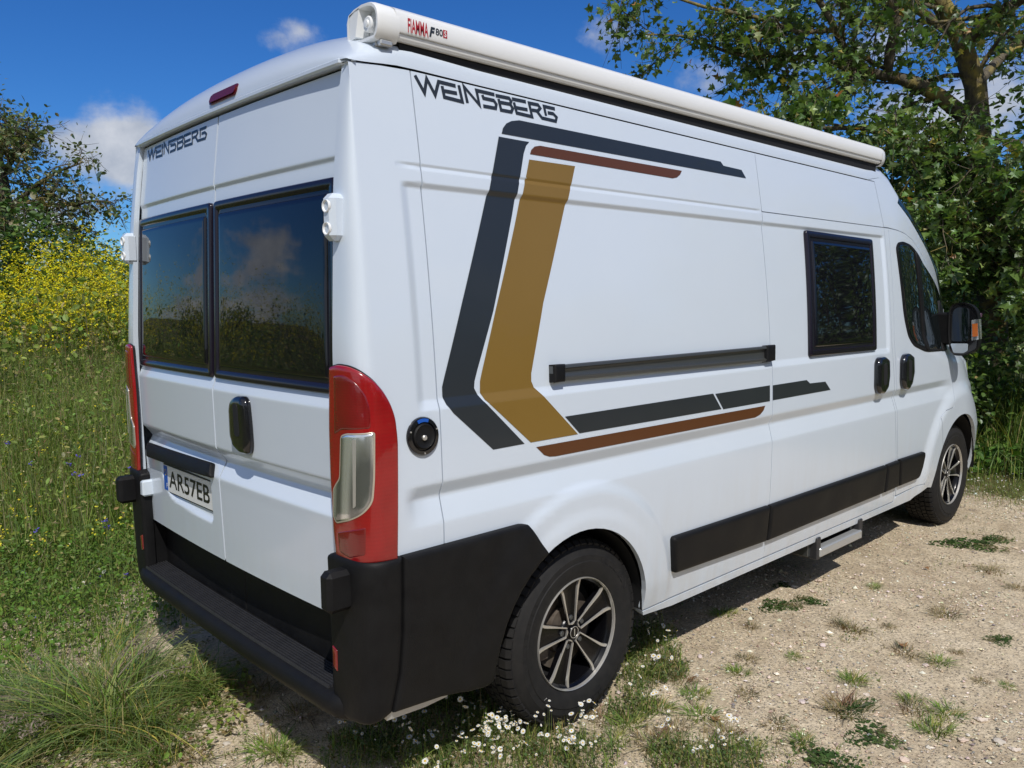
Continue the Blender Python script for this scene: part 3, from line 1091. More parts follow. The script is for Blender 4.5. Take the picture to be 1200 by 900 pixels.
def text(s, name, mat, parent, origin, ex, ez, height, width, bold=0.0, shear=0.0, depth=0.0006):
    """flat lettering: the text's own box is stretched to width x height at origin, along ex and up ez"""
    cu = bpy.data.curves.new('t', 'FONT')
    cu.body = s; cu.offset = bold; cu.shear = shear; cu.extrude = 0.0; cu.fill_mode = 'FRONT'
    ob = bpy.data.objects.new('t', cu)
    COL.objects.link(ob)
    dg = bpy.context.evaluated_depsgraph_get()
    me = bpy.data.meshes.new_from_object(ob.evaluated_get(dg))
    bpy.data.objects.remove(ob); bpy.data.curves.remove(cu)
    V = np.empty(len(me.vertices) * 3); me.vertices.foreach_get('co', V); V = V.reshape(-1, 3)
    lo, hi = V.min(0), V.max(0)
    q = (V - lo) / np.maximum(hi - lo, 1e-6)
    ex = np.array(ex, float); ez = np.array(ez, float); nn = np.cross(ex, ez)
    W = np.array(origin) + q[:, :1] * width * ex + q[:, 1:2] * height * ez
    faces = [tuple(p.vertices) for p in me.polygons]
    bpy.data.meshes.remove(me)
    return mesh_obj(name, W, faces, mat, parent, smooth=False)


pbr('letter_yellow', (0.6, 0.45, 0.02), 0.5)
rear_door, rear_door_left = build_rear()


def build_lights():
    P = np.array(fillet(to_skin([(389.5, 430), (398, 427.5), (410, 429), (421, 434), (433, 443), (446, 457), (455, 472), (461, 489), (464, 515), (464.5, 560), (464, 655), (440, 658), (415, 660), (398, 651), (395, 620), (391.5, 560), (389.5, 503)]), [0.01, 0.01] + [0.02] * 7 + [0.05, 0.006, 0.02, 0.01, 0.01, 0.02, 0.03, 0.03]))
    X = list(np.arange(-0.12, 0.15, 0.011)); Z = list(np.arange(0.88, 1.48, 0.03))
    tl = overlay('tail_light', P, 'red_lens', van, [(0, -0.004), (0, 0.008), (0.0015, 0.012), (0.004, 0.0145), (0.009, 0.016)], S, 0.012, X, Z, 50)
    overlay('lamp_seal', inset(ccw(densify(ccw(P), 0.015)), -0.003), 'seal_and_shade_black', tl, [(0, -0.004), (0, 0.004), (0.005, 0.006)], S, 0.02, X, Z)
    C = fillet(to_skin([(405, 511), (411, 508), (436.3, 507), (437, 560), (436, 588), (428, 601), (415, 608), (400, 611), (396.5, 603), (396.5, 573), (400, 566), (404, 560)]), [0.01, 0.01, 0.004, 0.02, 0.03, 0.03, 0.02, 0.008, 0.01, 0.008, 0.01, 0.02])
    overlay('reversing_lens', C, 'clear_lens', tl, [(0, 0.010), (0, 0.0165), (0.003, 0.0185), (0.009, 0.0195)], S, 0.012, X, Z, 60)
    fr = ccw(densify(ccw(C), 0.012))
    overlay('lens_frame', inset(fr, -0.003), 'lens_trim', tl, [(0, 0.012), (0, 0.0175), (0.002, 0.0185), (0.0042, 0.0178)], S, 0.02, [], [], 60, open_centre=True)
    # bulb bowl behind the clear cover: a bright upright and a dark slot
    for pts, mat in (([(418, 514), (421.5, 513.5), (422, 592), (419, 595)], 'alloy_machined'),):
        overlay('lens_bar', fillet(to_skin(pts), 0.004), mat, tl, [(0, 0.018), (0.0008, 0.0204)], S, 0.02, [], Z, 60)
    D = fillet(to_skin([(396, 440), (408, 438), (419, 446), (429, 461), (433.5, 480), (434, 502), (406, 503), (397, 509)]), [0.01, 0.02, 0.02, 0.02, 0.02, 0.008, 0.01, 0.01])
    overlay('brake_lens', D, 'dark_red_lens', tl, [(0, 0.012), (0.002, 0.0168), (0.006, 0.0176)], S, 0.012, X, Z, 60)
    E = fillet(to_skin([(401, 622), (432, 616), (432, 649), (415, 653), (403, 645)]), 0.008)
    overlay('fog_lens', E, 'dark_red_lens', tl, [(0, 0.012), (0.002, 0.0164), (0.005, 0.0170)], S, 0.012, X, Z, 60)
    kids = [c for c in tl.children]
    t2 = mirror_y(tl)
    for k in kids:
        mirror_y(k, parent=t2)


build_lights()


def build_bumper():
    zt = 0.889
    X = list(np.arange(-0.16, 0.16, 0.011)) + list(np.arange(0.16, 0.8, 0.03)); Z = list(np.arange(0.36, 0.88, 0.03))
    seam = to_side([(467, 657), (466, 740), (462, 790), (457, 824)])
    seam = [(0.145, zt), (0.143, 0.65), (0.135, 0.52), (0.112, 0.40)]
    cp = [(-0.135, zt - 0.012), (-0.10, zt + 0.002)] + seam + [(0.04, 0.372), (-0.07, 0.366), (-0.135, 0.40)]
    corner = overlay('bumper_corner', fillet(cp, [0.012, 0.01, 0.0, 0, 0, 0, 0.02, 0.03, 0.012]), 'black_plastic', van, [(0, -0.02), (0, 0.012), (0.003, 0.019), (0.009, 0.023), (0.02, 0.025)], S, 0.02, X, Z, 50)
    sp = [(0.1475, zt)] + to_side([(600, 621), (612, 617.5), (619, 621), (635, 642)])
    bot = to_side([(586, 787), (575, 785), (555, 793), (520, 806), (480, 818)])
    af = [(ARX - 0.012 + (ARR + 0.012) * math.cos(math.radians(a)), ARZ + (ARR + 0.012) * math.sin(math.radians(a))) for a in (117, 124, 132, 140, 148, 156, 166, 176)]
    sp = [(0.1475, zt), (0.64, zt), (0.672, zt - 0.004)] + af + [(ARX - ARR - 0.02, 0.365), (0.50, 0.352), (0.42, 0.362), (0.30, 0.385), (0.1145, 0.40), (0.1375, 0.52), (0.1455, 0.65)]
    side = overlay('bumper_side', fillet(sp, [0.0, 0.01, 0.02] + [0.01] + [0] * 7 + [0.02, 0.03, 0, 0, 0, 0, 0]), 'black_plastic', van, [(0, -0.02), (0, 0.020), (0.003, 0.026), (0.009, 0.029), (0.02, 0.030)], S, 0.02, X, Z, 50)
    # pale lip of the body showing under the bumper
    lipm = panel('body_lip', [(0.10, 0.40), (0.10, 0.368), (0.25, 0.358), (0.34, 0.362), (0.36, 0.38)], 'aluminium', van, S, off=0.008, lip=0.03)
    refl = overlay('rear_reflector', fillet([(-0.118, 0.520), (-0.092, 0.512), (-0.090, 0.582), (-0.117, 0.592)], 0.004), 'dark_red_lens', corner, [(0, 0.022), (0.001, 0.027), (0.003, 0.0285)], S, 0.01, [], [], 50)
    c2 = mirror_y(corner); mirror_y(refl, parent=c2)
    mirror_y(side); mirror_y(lipm)
    # the step across the back
    m = MB()
    prof = [(0.135, 0.437), (0.020, 0.432), (0.004, 0.424), (-0.006, 0.408), (-0.008, 0.385), (0.002, 0.362), (0.02, 0.350), (0.06, 0.345), (0.135, 0.35)]
    ys = np.concatenate([[-0.925, -0.90, -0.86], np.linspace(-0.8, 0.8, 17), [0.86, 0.90, 0.925]])
    v = []
    for y in ys:
        e = 0.055 * max(0, (abs(y) - 0.82) / 0.105) ** 2.2
        b = -0.012 * (1 - (y / 0.92) ** 2)
        v += [(x + (e if x < 0.1 else 0) + b, y, z) for x, z in prof]
    k = len(prof)
    f = [(i * k + j, i * k + j + 1, (i + 1) * k + j + 1, (i + 1) * k + j) for i in range(len(ys) - 1) for j in range(k - 1)]
    f += [tuple(range(k)), tuple(range((len(ys) - 1) * k, len(ys) * k))]
    m.add(v, f)
    st = m.obj('rear_step', 'black_plastic', van, angle=45)
    for i in range(9):
        x = 0.022 + i * 0.0112
        r = MB()
        yy = np.linspace(-0.80, 0.84, 12)
        v = []
        for y in yy:
            b = -0.012 * (1 - (y / 0.92) ** 2)
            for dx, dz in ((-0.0034, -0.003), (-0.0020, 0.007), (0.0020, 0.007), (0.0034, -0.003)):
                v.append((x + dx + b, y, 0.4355 + dz + i * 0.0003))
        f = [(a * 4 + j, a * 4 + j + 1, (a + 1) * 4 + j + 1, (a + 1) * 4 + j) for a in range(len(yy) - 1) for j in range(3)]
        f += [(0, 1, 2, 3), tuple(range((len(yy) - 1) * 4, len(yy) * 4))]
        r.add(v, f)
        r.obj('tread_rib', 'step_plastic', st)
    # upright panel between the step and the doors, with a central joint
    for s in (-1, 1):
        b = MB()
        b.box(0.118, 0.16, min(0.002 * s, 0.84 * s), max(0.002 * s, 0.84 * s), 0.40, 0.645, b=0.004)
        b.obj('step_back_panel', 'black_plastic', van)
        t = MB()
        t.box(0.085, 0.13, min(0.002 * s, 0.855 * s), max(0.002 * s, 0.855 * s), 0.634, 0.652, b=0.004)
        t.obj('door_sill_trim', 'black_plastic', van)
        p = MB()
        p.box(0.045, 0.15, min(0.84 * s, 0.93 * s), max(0.84 * s, 0.93 * s), 0.42, 0.80, b=0.01)
        p.obj('bumper_post', 'black_plastic', van)


build_bumper()


# ------------------------------------------------------------------ side fittings and graphics
def c8(pts, x0=480, y0=120, k=900 / 440):
    return [(x0 + x / k, y0 + y / k) for x, y in pts]


def build_graphics():
    def put(name, pts, mat, rounds=0.0):
        P = np.array(to_side(pts))
        if rounds:
            P = fillet(P, rounds, 5)
        return decal(name, P, mat, van)
    put('grey_stripe', c8([(213, 82), (262, 91), (286, 95), (279, 103), (273, 122), (245, 270), (200, 500), (162, 640), (155, 668), (154, 685), (163, 702), (175, 715), (275, 818), (200, 832), (105, 745), (88, 725), (78, 705), (77, 682), (82, 660), (125, 480), (185, 220)]), 'grey_film')
    put('grey_stripe', c8([(220, 75), (223, 62), (231, 51), (243, 45), (262, 43), (745, 142), (752, 152), (795, 162), (806, 182)]), 'grey_film')
    put('brown_stripe', c8([(288, 124), (291, 114), (299, 106), (312, 104), (652, 164), (648, 173), (640, 180), (630, 182)]), 'brown_film')
    put('gold_stripe', c8([(286, 137), (396, 153), (360, 300), (320, 480), (296, 620), (291, 650), (291, 668), (297, 683), (403, 795), (290, 815), (180, 713), (168, 695), (168, 668), (172, 648), (205, 500), (250, 300)]), 'gold_film')
    put('grey_stripe', c8([(372, 753), (727, 698), (747, 735), (407, 793)]), 'grey_film')
    put('grey_stripe', [(838, 461.5), (902, 451.5), (902, 470), (847.5, 479.5)], 'grey_film')
    put('grey_stripe', [(905.5, 451.5), (945, 445.3), (949, 449.2), (967, 447.2), (973, 456.8), (905.5, 469)], 'grey_film')
    put('brown_stripe', c8([(303, 826), (852, 727), (848, 738), (840, 748), (828, 755), (350, 848), (335, 849), (322, 845)]), 'brown_film')


def stroke_outline(pts, w):
    """a thick polyline with butt ends and mitred corners as one outline"""
    P = np.array(pts, float)
    d = np.diff(P, axis=0); d /= np.linalg.norm(d, axis=1)[:, None]
    n = np.stack([-d[:, 1], d[:, 0]], 1)
    L, R = [], []
    for i in range(len(P)):
        if i == 0:
            m = n[0]; k = 1
        elif i == len(P) - 1:
            m = n[-1]; k = 1
        else:
            m = n[i - 1] + n[i]
            ln = np.linalg.norm(m)
            m = m / ln if ln > 1e-6 else n[i]
            k = 1 / max(0.42, float(m @ n[i]))
        L.append(P[i] + m * w * k / 2); R.append(P[i] - m * w * k / 2)
    return np.array(L + R[::-1])


WORD = [[(96, 80), (163, 203), (178, 103), (238, 218), (262, 125), (382, 155)],
        [(287, 155), (303, 233), (430, 266), (404, 150)], [(304, 190), (392, 207)],
        [(466, 274), (440, 158), (550, 289), (528, 186), (655, 216)],
        [(570, 218), (578, 241), (650, 257), (668, 283), (664, 312), (576, 296)],
        [(663, 222), (758, 241), (772, 262), (766, 283), (694, 270)], [(766, 283), (784, 312), (774, 338), (702, 324), (684, 246)],
        [(778, 246), (876, 266)], [(792, 270), (812, 345), (920, 371), (898, 275), (962, 288), (977, 310), (960, 331), (918, 324)], [(806, 307), (888, 322)],
        [(952, 330), (990, 380), (1086, 403), (1092, 375), (1068, 350), (1030, 343)], [(1018, 364), (1003, 298), (1080, 316)]]


def word_points():
    out = []
    for s in WORD:
        out.append(np.array(to_side([(470 + x / 6.0, 75 + y / 6.0) for x, y in s])))
    return out


def build_word():
    wp = word_points()
    allp = np.vstack(wp)
    lo, hi = allp.min(0), allp.max(0)
    w = 0.0120

    def build(name, fn, mp, ww):
        V, F = [], []
        for st in wp:
            # each straight piece of a letter as its own thin quad, corners mitred
            o = stroke_outline([mp(p) for p in st], ww)
            k = len(st)
            nrm = outward(fn, o[:, 0], o[:, 1])
            pts = fn(o[:, 0], o[:, 1]) + nrm * 0.0014
            b = len(V)
            V += list(pts)
            for i in range(k - 1):
                F.append((b + i, b + i + 1, b + 2 * k - 2 - i, b + 2 * k - 1 - i))
        ob = mesh_obj(name, V, F, 'grey_film', van, smooth=False)
        return ob
    build('maker_lettering', S, lambda p: p, w)
    # the same word on the left-hand rear door, smaller
    tr = to_rear([(173.5, 175), (242.5, 148.5), (242, 164.5), (174, 187)])
    (y1, z1), (y0, z0t), (y0b, z0b), (y1b, z1b) = tr
    zb, ztp = (z0b + z1b) / 2, (z1 + z0t) / 2
    ya, yb = (y1 + y1b) / 2, (y0 + y0b) / 2

    def mp(p):
        a = (p[0] - lo[0]) / (hi[0] - lo[0]); b = (p[1] - lo[1]) / (hi[1] - lo[1])
        return np.array([ya + (yb - ya) * a, zb + (ztp - zb) * b])
    build('maker_lettering', REAR, mp, 0.0098)


def build_side_fittings():
    # moulding strips low on the doors
    prof = [(0, -0.004), (0, 0.014), (0.003, 0.021), (0.010, 0.025), (0.02, 0.026)]
    for pts, r in (([(785, 629), (898, 592), (893.5, 633), (786, 671)], [0.02, 0.002, 0.002, 0.02]),
                   ([(899.5, 591.5), (1035.5, 545), (1031.5, 577), (895, 632.5)], 0.002),
                   ([(1037, 544.5), (1050.3, 539.3), (1049.2, 569.2), (1033, 576.4)], 0.002),
                   ([(1051.8, 538.3), (1080.5, 529), (1080.7, 533), (1077.5, 547.5), (1073.5, 559.5), (1050.5, 568.8)], [0, 0.01, 0.02, 0.02, 0.03, 0])):
        P = fillet(to_side(pts), r)
        o = overlay('side_moulding', P, 'black_plastic', van, prof, S, 0.03, X_LV, Z_LV, 50)
        mirror_y(o)
    # slide rail
    P = to_side([(643, 428.5), (902, 405), (902, 423), (643.5, 447.5)])
    P = fillet(P, 0.004)
    rail = overlay('door_rail', P, 'rail_metal', van, [(0, -0.004), (0, 0.020), (0.004, 0.024), (0.012, 0.025), (0.0165, 0.014), (0.026, 0.012)], S, 0.05, X_LV, Z_LV, 30)
    for pts in ([(643, 427.5), (656, 426.5), (656, 447), (643.5, 448.5)], [(893, 405), (902.5, 404), (902.5, 424), (893, 425)]):
        overlay('rail_end', fillet(to_side(pts), 0.003), 'black_plastic', rail, [(0, -0.004), (0, 0.026), (0.004, 0.031), (0.010, 0.032)], S, 0.03, [], [], 50)
    # filler cap / water inlet
    cx, cz = 0.247, 1.243
    ring = [(cx + 0.060 * math.cos(a), cz + 0.060 * math.sin(a)) for a in np.arange(0, 2 * PI, PI / 20)]
    cap = overlay('water_inlet', ring, 'black_gloss', van, [(0, -0.003), (0, 0.006), (0.003, 0.010), (0.014, 0.011), (0.017, 0.006)], S, 0.02, [], [], 40)
    r2 = [(cx + 0.040 * math.cos(a), cz + 0.040 * math.sin(a)) for a in np.arange(0, 2 * PI, PI / 16)]
    overlay('inlet_cap', r2, 'black_plastic', cap, [(0, 0.003), (0, 0.012), (0.004, 0.016), (0.010, 0.012), (0.02, 0.012)], S, 0.02, [], [], 40)
    r3 = [(cx - 0.002 + 0.0085 * math.cos(a), cz - 0.004 + 0.0085 * math.sin(a)) for a in np.arange(0, 2 * PI, PI / 6)]
    overlay('inlet_lock', r3, 'alloy_machined', cap, [(0, 0.010), (0, 0.018), (0.002, 0.020)], S, 0.01, [], [], 40)
    bl = [(cx + rr * math.cos(math.radians(a)), cz + rr * math.sin(math.radians(a))) for rr, aa in ((0.055, range(68, 118, 8)), (0.044, range(116, 66, -8))) for a in aa]
    overlay('inlet_badge', bl, 'plate_blue', cap, [(0, 0.010), (0.0005, 0.0122)], S, 0.01, [], [], 40)
    for a in (20, 160, 270):
        rr = [(cx + 0.0525 * math.cos(math.radians(a)) + 0.003 * math.cos(b), cz + 0.0525 * math.sin(math.radians(a)) + 0.003 * math.sin(b)) for b in np.arange(0, 2 * PI, PI / 4)]
        overlay('inlet_screw', rr, 'alloy_machined', cap, [(0, 0.009), (0.0005, 0.0128)], S, 0.01, [], [], 40)
    # window of the sliding door
    W = to_side([(941, 270), (1019.3, 281), (1025, 411), (947, 419)])
    P = fillet(W, 0.02)
    overlay('window_frame', P, 'window_frame', slide_door, [(0, -0.004), (0, 0.013), (0.003, 0.017), (0.012, 0.019), (0.032, 0.0185), (0.036, 0.013)], S, 0.03, X_LV, Z_LV, 50)
    Q = fillet(inset(P.C, 0.05), 0.010)
    overlay('window_pane', Q, 'tinted_acrylic', slide_door, [(0, 0.012), (0.003, 0.0175), (0.010, 0.0202), (0.02, 0.0210)], S, 0.08, [], [], 70)
    # handles
    for door, pts in ((slide_door, [(1024.5, 425), (1027, 419), (1033, 417.5), (1037.5, 421), (1038, 440), (1036, 455), (1032, 461), (1026, 461.5), (1024, 455)]),
                      (front_door, [(1054.5, 422), (1057, 415.5), (1062, 413.8), (1066.5, 417.5), (1067, 436), (1064.5, 450), (1060.5, 456), (1055.5, 455.5), (1054, 448)])):
        H = fillet(to_side(pts), 0.02)
        overlay('door_handle', H, 'black_gloss', door, pillow(0.034, 0.03), S, 0.012, [], [], 60)
        c = np.mean(np.array(to_side(pts)), 0)
        G = fillet([(c[0] - 0.028, c[1] - 0.06), (c[0] + 0.022, c[1] - 0.06), (c[0] + 0.028, c[1] + 0.07), (c[0] - 0.022, c[1] + 0.07)], 0.02)
        overlay('handle_recess', G, 'seal_and_shade_black', door, [(0, 0.030), (0.002, 0.0355)], S, 0.012, [], [], 60)
    # glass of the front door, with the bar before the quarter light
    G = fillet(to_side([(1049.5, 290), (1052, 284), (1058, 283), (1067, 287), (1075, 297), (1081, 309), (1106, 362), (1107, 411), (1085, 412.5), (1070, 405), (1064, 394), (1059, 372)]), [0.03, 0.03, 0.03, 0.05, 0.03, 0.03, 0.03, 0.01, 0.06, 0.1, 0.1, 0.1])
    overlay('window_frame', G, 'black_plastic', front_door, [(0, -0.003), (0, 0.003), (0.004, 0.006), (0.022, 0.005), (0.026, 0.001)], S, 0.02, X_LV, Z_LV, 40)
    A = fillet(to_side([(1051.5, 291), (1054, 287), (1063, 288), (1070, 296), (1084, 407), (1075, 404.5), (1067, 394), (1062, 374)]), 0.03)
    overlay('door_glass', A, 'door_glass', front_door, [(0, 0.002), (0.001, 0.0055), (0.004, 0.006)], S, 0.05, [], [], 60)
    B = fillet(to_side([(1077.5, 305), (1104, 362), (1104.5, 408.5), (1089, 409.5)]), 0.012)
    overlay('quarter_glass', B, 'door_glass', front_door, [(0, 0.002), (0.001, 0.0055), (0.004, 0.006)], S, 0.05, [], [], 60)
    C = to_side([(1071.5, 295), (1076.2, 302), (1088, 411), (1085, 411)])
    overlay('window_bar', C, 'black_plastic', front_door, [(0, 0.002), (0.002, 0.010), (0.006, 0.012)], S, 0.05, [], [], 60)
    D = fillet(to_side([(1099, 352), (1108.5, 365), (1108, 411), (1103.5, 411)]), 0.004)
    overlay('mirror_sail', D, 'black_plastic', front_door, [(0, -0.002), (0, 0.010), (0.004, 0.014)], S, 0.05, [], [], 60)


def build_mirror():
    X0 = 4.72
    out = [(1112, 363), (1116, 356.5), (1122, 354.6), (1132, 355), (1139, 357.5), (1144, 363), (1146, 371), (1146.8, 398), (1145.5, 409), (1138, 413.3), (1129, 417), (1118, 416.8), (1112.5, 411), (1111, 390)]
    P = [tuple(at_x(px, py, X0)[1:]) for px, py in out]
    P = np.array(fillet(P, 0.02))
    c = P.mean(0)
    V, F = [], []
    nb = len(P)
    # housing: rounded shell closing toward the front
    rows = [(0.000, 0.0, 1.0), (0.004, 0.0, 1.0), (0.05, 0.0, 1.0), (0.09, 0.006, 0.97), (0.13, 0.02, 0.88), (0.155, 0.03, 0.70), (0.165, 0.03, 0.35)]
    first = inset(P, 0.010)
    V += [(X0 + 0.006, a, b) for a, b in first]
    for dx, sh, k in rows:
        V += [(X0 + dx, c[0] + (a - c[0]) * k + sh, c[1] + (b - c[1]) * k) for a, b in P]
    n = len(rows) + 1
    for i in range(n - 1):
        for j in range(nb):
            F.append((i * nb + j, i * nb + (j + 1) % nb, (i + 1) * nb + (j + 1) % nb, (i + 1) * nb + j))
    F.append(tuple(range((n - 1) * nb, n * nb)))
    m = MB(); m.add(V, F)
    mir = m.obj('door_mirror', 'black_plastic', van, angle=50)
    m = MB(); m.prism(inset(P, 0.008), lambda a, b, h: (X0 + h, a, b), 0.008, 0.02); m.obj('mirror_backing', 'black_gloss', mir)
    g1 = [tuple(at_x(px, py, X0)[1:]) for px, py in [(1117, 363), (1123, 360), (1134.5, 361), (1135.2, 400), (1114, 400), (1114, 378)]]
    m = MB(); m.prism(fillet(ccw(g1), 0.02), lambda a, b, h: (X0 + h + (a - c[0]) * 0.16, a, b), -0.004, 0.012); m.obj('mirror_glass', 'mirror_silver', mir)
    g2 = [tuple(at_x(px, py, X0)[1:]) for px, py in [(1114, 402.5), (1135, 402.5), (1134, 411), (1127, 414.5), (1117, 414)]]
    m = MB(); m.prism(fillet(ccw(g2), 0.012), lambda a, b, h: (X0 + h - (b - c[1]) * 0.25 - 0.035, a, b), 0.0, 0.012); m.obj('wide_angle_glass', 'mirror_silver', mir)
    i1 = [tuple(at_x(px, py, X0)[1:]) for px, py in [(1138.8, 375), (1146.5, 374), (1147, 398), (1138.8, 399)]]
    m = MB(); m.prism(fillet(ccw(i1), 0.006), lambda a, b, h: (X0 + h, a, b), -0.006, 0.06); ind = m.obj('indicator', 'clear_lens', mir)
    i2 = [tuple(at_x(px, py, X0)[1:]) for px, py in [(1139.8, 379.5), (1146, 379), (1146.4, 394), (1140, 394.5)]]
    m = MB(); m.prism(ccw(i2), lambda a, b, h: (X0 + h, a, b), -0.009, 0.03); m.obj('indicator_bulb_lens', 'amber', mir)
    yA = float(-half_width(4.75, 1.4))
    arm = MB()
    arm.box(X0 + 0.005, X0 + 0.15, P[:, 0].max() - 0.03, yA + 0.03, c[1] - 0.12, c[1] + 0.10, b=0.012)
    arm.obj('mirror_arm', 'black_plastic', mir)
    kids = [k for k in mir.children]
    m2 = mirror_y(mir)
    for k in kids:
        mirror_y(k, parent=m2)


def build_awning():
    Y0, Y1 = -0.815, -0.985
    prof = [(-0.83, 2.432), (-0.948, 2.4365), (-0.953, 2.433), (-0.966, 2.4335), (-0.9745, 2.439), (-0.9775, 2.448), (-0.9775, 2.4495), (-0.9745, 2.4505), (-0.9745, 2.4525), (-0.983, 2.4535), (-0.985, 2.458), (-0.9852, 2.480), (-0.985, 2.504), (-0.978, 2.518), (-0.961, 2.529), (-0.935, 2.534), (-0.90, 2.5365), (-0.855, 2.532), (-0.825, 2.522), (-0.815, 2.50), (-0.815, 2.43)]
    m = MB()
    xa, xb = 0.215, 3.735
    n = len(prof)
    v = [(x, y, z) for x in (xa, 1.2, 2.5, xb) for y, z in prof]
    f = [(i * n + j, i * n + (j + 1) % n, (i + 1) * n + (j + 1) % n, (i + 1) * n + j) for i in range(3) for j in range(n)]
    m.add(v, f)
    aw = m.obj('awning', 'awning_white', van, angle=28)
    simple = [(-0.82, 2.423), (-0.965, 2.4215), (-0.980, 2.436), (-0.9875, 2.458), (-0.9875, 2.487), (-0.983, 2.505), (-0.973, 2.519), (-0.957, 2.530), (-0.935, 2.537), (-0.90, 2.5395), (-0.855, 2.535), (-0.823, 2.524), (-0.812, 2.50), (-0.812, 2.43)]
    P = ccw(simple)
    # rear end cap: hollow box section with crank socket
    m = MB()
    q = inset(P, 0.012)
    nb = len(P)
    V = []
    for x, A in ((xa + 0.012, P), (xa - 0.055, P), (xa - 0.066, inset(P, 0.004)), (xa - 0.066, q), (xa - 0.03, inset(P, 0.018))):
        V += [(x, a, b) for a, b in A]
    F = [(i * nb + j, i * nb + (j + 1) % nb, (i + 1) * nb + (j + 1) % nb, (i + 1) * nb + j) for i in range(4) for j in range(nb)]
    F.append(tuple(range(4 * nb, 5 * nb)))
    m.add(V, F)
    m.obj('end_cap', 'awning_white', aw, angle=40)
    m = MB()
    m.lathe([(0.0, 0.0), (0.010, 0.001), (0.012, 0.006), (0.020, 0.006), (0.024, 0.010), (0.024, 0.05)], 24)
    o = m.obj('crank_socket', 'awning_white', aw)
    o.data.transform(Matrix.Rotation(-PI / 2, 4, 'Z')); o.data.transform(Matrix.Translation((xa - 0.066, -0.918, 2.477)))
    # slanted cheek of the cap
    m = MB()
    m.add([(xa - 0.066, -0.83, 2.52), (xa - 0.066, -0.885, 2.53), (xa - 0.066, -0.862, 2.45), (xa - 0.066, -0.83, 2.44), (xa - 0.032, -0.84, 2.515), (xa - 0.032, -0.90, 2.53), (xa - 0.032, -0.885, 2.445), (xa - 0.032, -0.84, 2.435)],
          [(0, 1, 2, 3), (4, 7, 6, 5), (0, 4, 5, 1), (1, 5, 6, 2), (2, 6, 7, 3), (3, 7, 4, 0)])
    m.obj('cap_cheek', 'awning_white', aw)
    for yy in (-0.895, -0.935, -0.962):
        m = MB(); m.box(xa - 0.05, xa - 0.005, yy - 0.012, yy + 0.010, 2.407, 2.424, b=0.004)
        m.obj('hinge_knuckle', 'aluminium', aw)
    m = MB()
    V = []
    for x, A in ((xb - 0.01, P), (xb + 0.03, P), (xb + 0.038, inset(P, 0.005))):
        V += [(x, a, b) for a, b in A]
    F = [(i * nb + j, i * nb + (j + 1) % nb, (i + 1) * nb + (j + 1) % nb, (i + 1) * nb + j) for i in range(2) for j in range(nb)]
    F.append(tuple(range(2 * nb, 3 * nb)))
    m.add(V, F); m.obj('end_cap', 'awning_white', aw, angle=40)
    # black boxes painting in the shade under the awning, down to the roof
    m = MB(); m.box(xa + 0.012, xb - 0.012, -0.950, -0.80, 2.4225, 2.434); m.box(xa + 0.03, xb - 0.02, -0.955, -0.79, 2.376, 2.428); m.obj('awning_shade_block', 'seal_and_shade_black', aw)
    # lettering on the front face
    a = at_y(478.5, 34, -0.9853); b = at_y(501.5, 30, -0.9853)
    x0, x1 = at_y(478, 30, -0.916)[0] - 0.04, at_y(502, 36, -0.916)[0] - 0.04
    nrm = np.array([0, -0.985, 0.0])
    text('FIAMMA', 'awning_lettering', 'letter_red', aw, (x0, -0.9862, 2.458), (1, 0, 0), (0, 0, 1), 0.042, x1 - x0, bold=0.02)
    x2, x3 = at_y(503, 36, -0.916)[0] - 0.04, at_y(510, 38, -0.916)[0] - 0.04
    text('F', 'awning_lettering', 'grey_film', aw, (x2, -0.9862, 2.462), (1, 0, 0), (0, 0, 1), 0.031, x3 - x2, bold=0.05, shear=0.25)
    x4, x5 = at_y(510.5, 36, -0.916)[0] - 0.04, at_y(519, 38, -0.916)[0] - 0.04
    text('80', 'awning_lettering', 'grey_film', aw, (x4, -0.9862, 2.472), (1, 0, 0), (0, 0, 1), 0.021, x5 - x4, bold=0.015)
    x6, x7 = at_y(519.3, 36, -0.916)[0] - 0.04, at_y(524, 38, -0.916)[0] - 0.04
    m = MB(); m.prism([(x6, 2.470), (x7, 2.470), (x7, 2.494), (x6, 2.494)], lambda a, b, h: (a, -0.9858 - h, b), 0, 0.0004); m.obj('awning_lettering', 'letter_red', aw)
    text('S', 'awning_lettering', 'awning_white', aw, (x6 + 0.004, -0.9868, 2.473), (1, 0, 0), (0, 0, 1), 0.018, x7 - x6 - 0.008, bold=0.02)
    for o in [aw] + list(aw.children):
        o.data.transform(Matrix.Translation((0.04, 0.070, 0.016)))


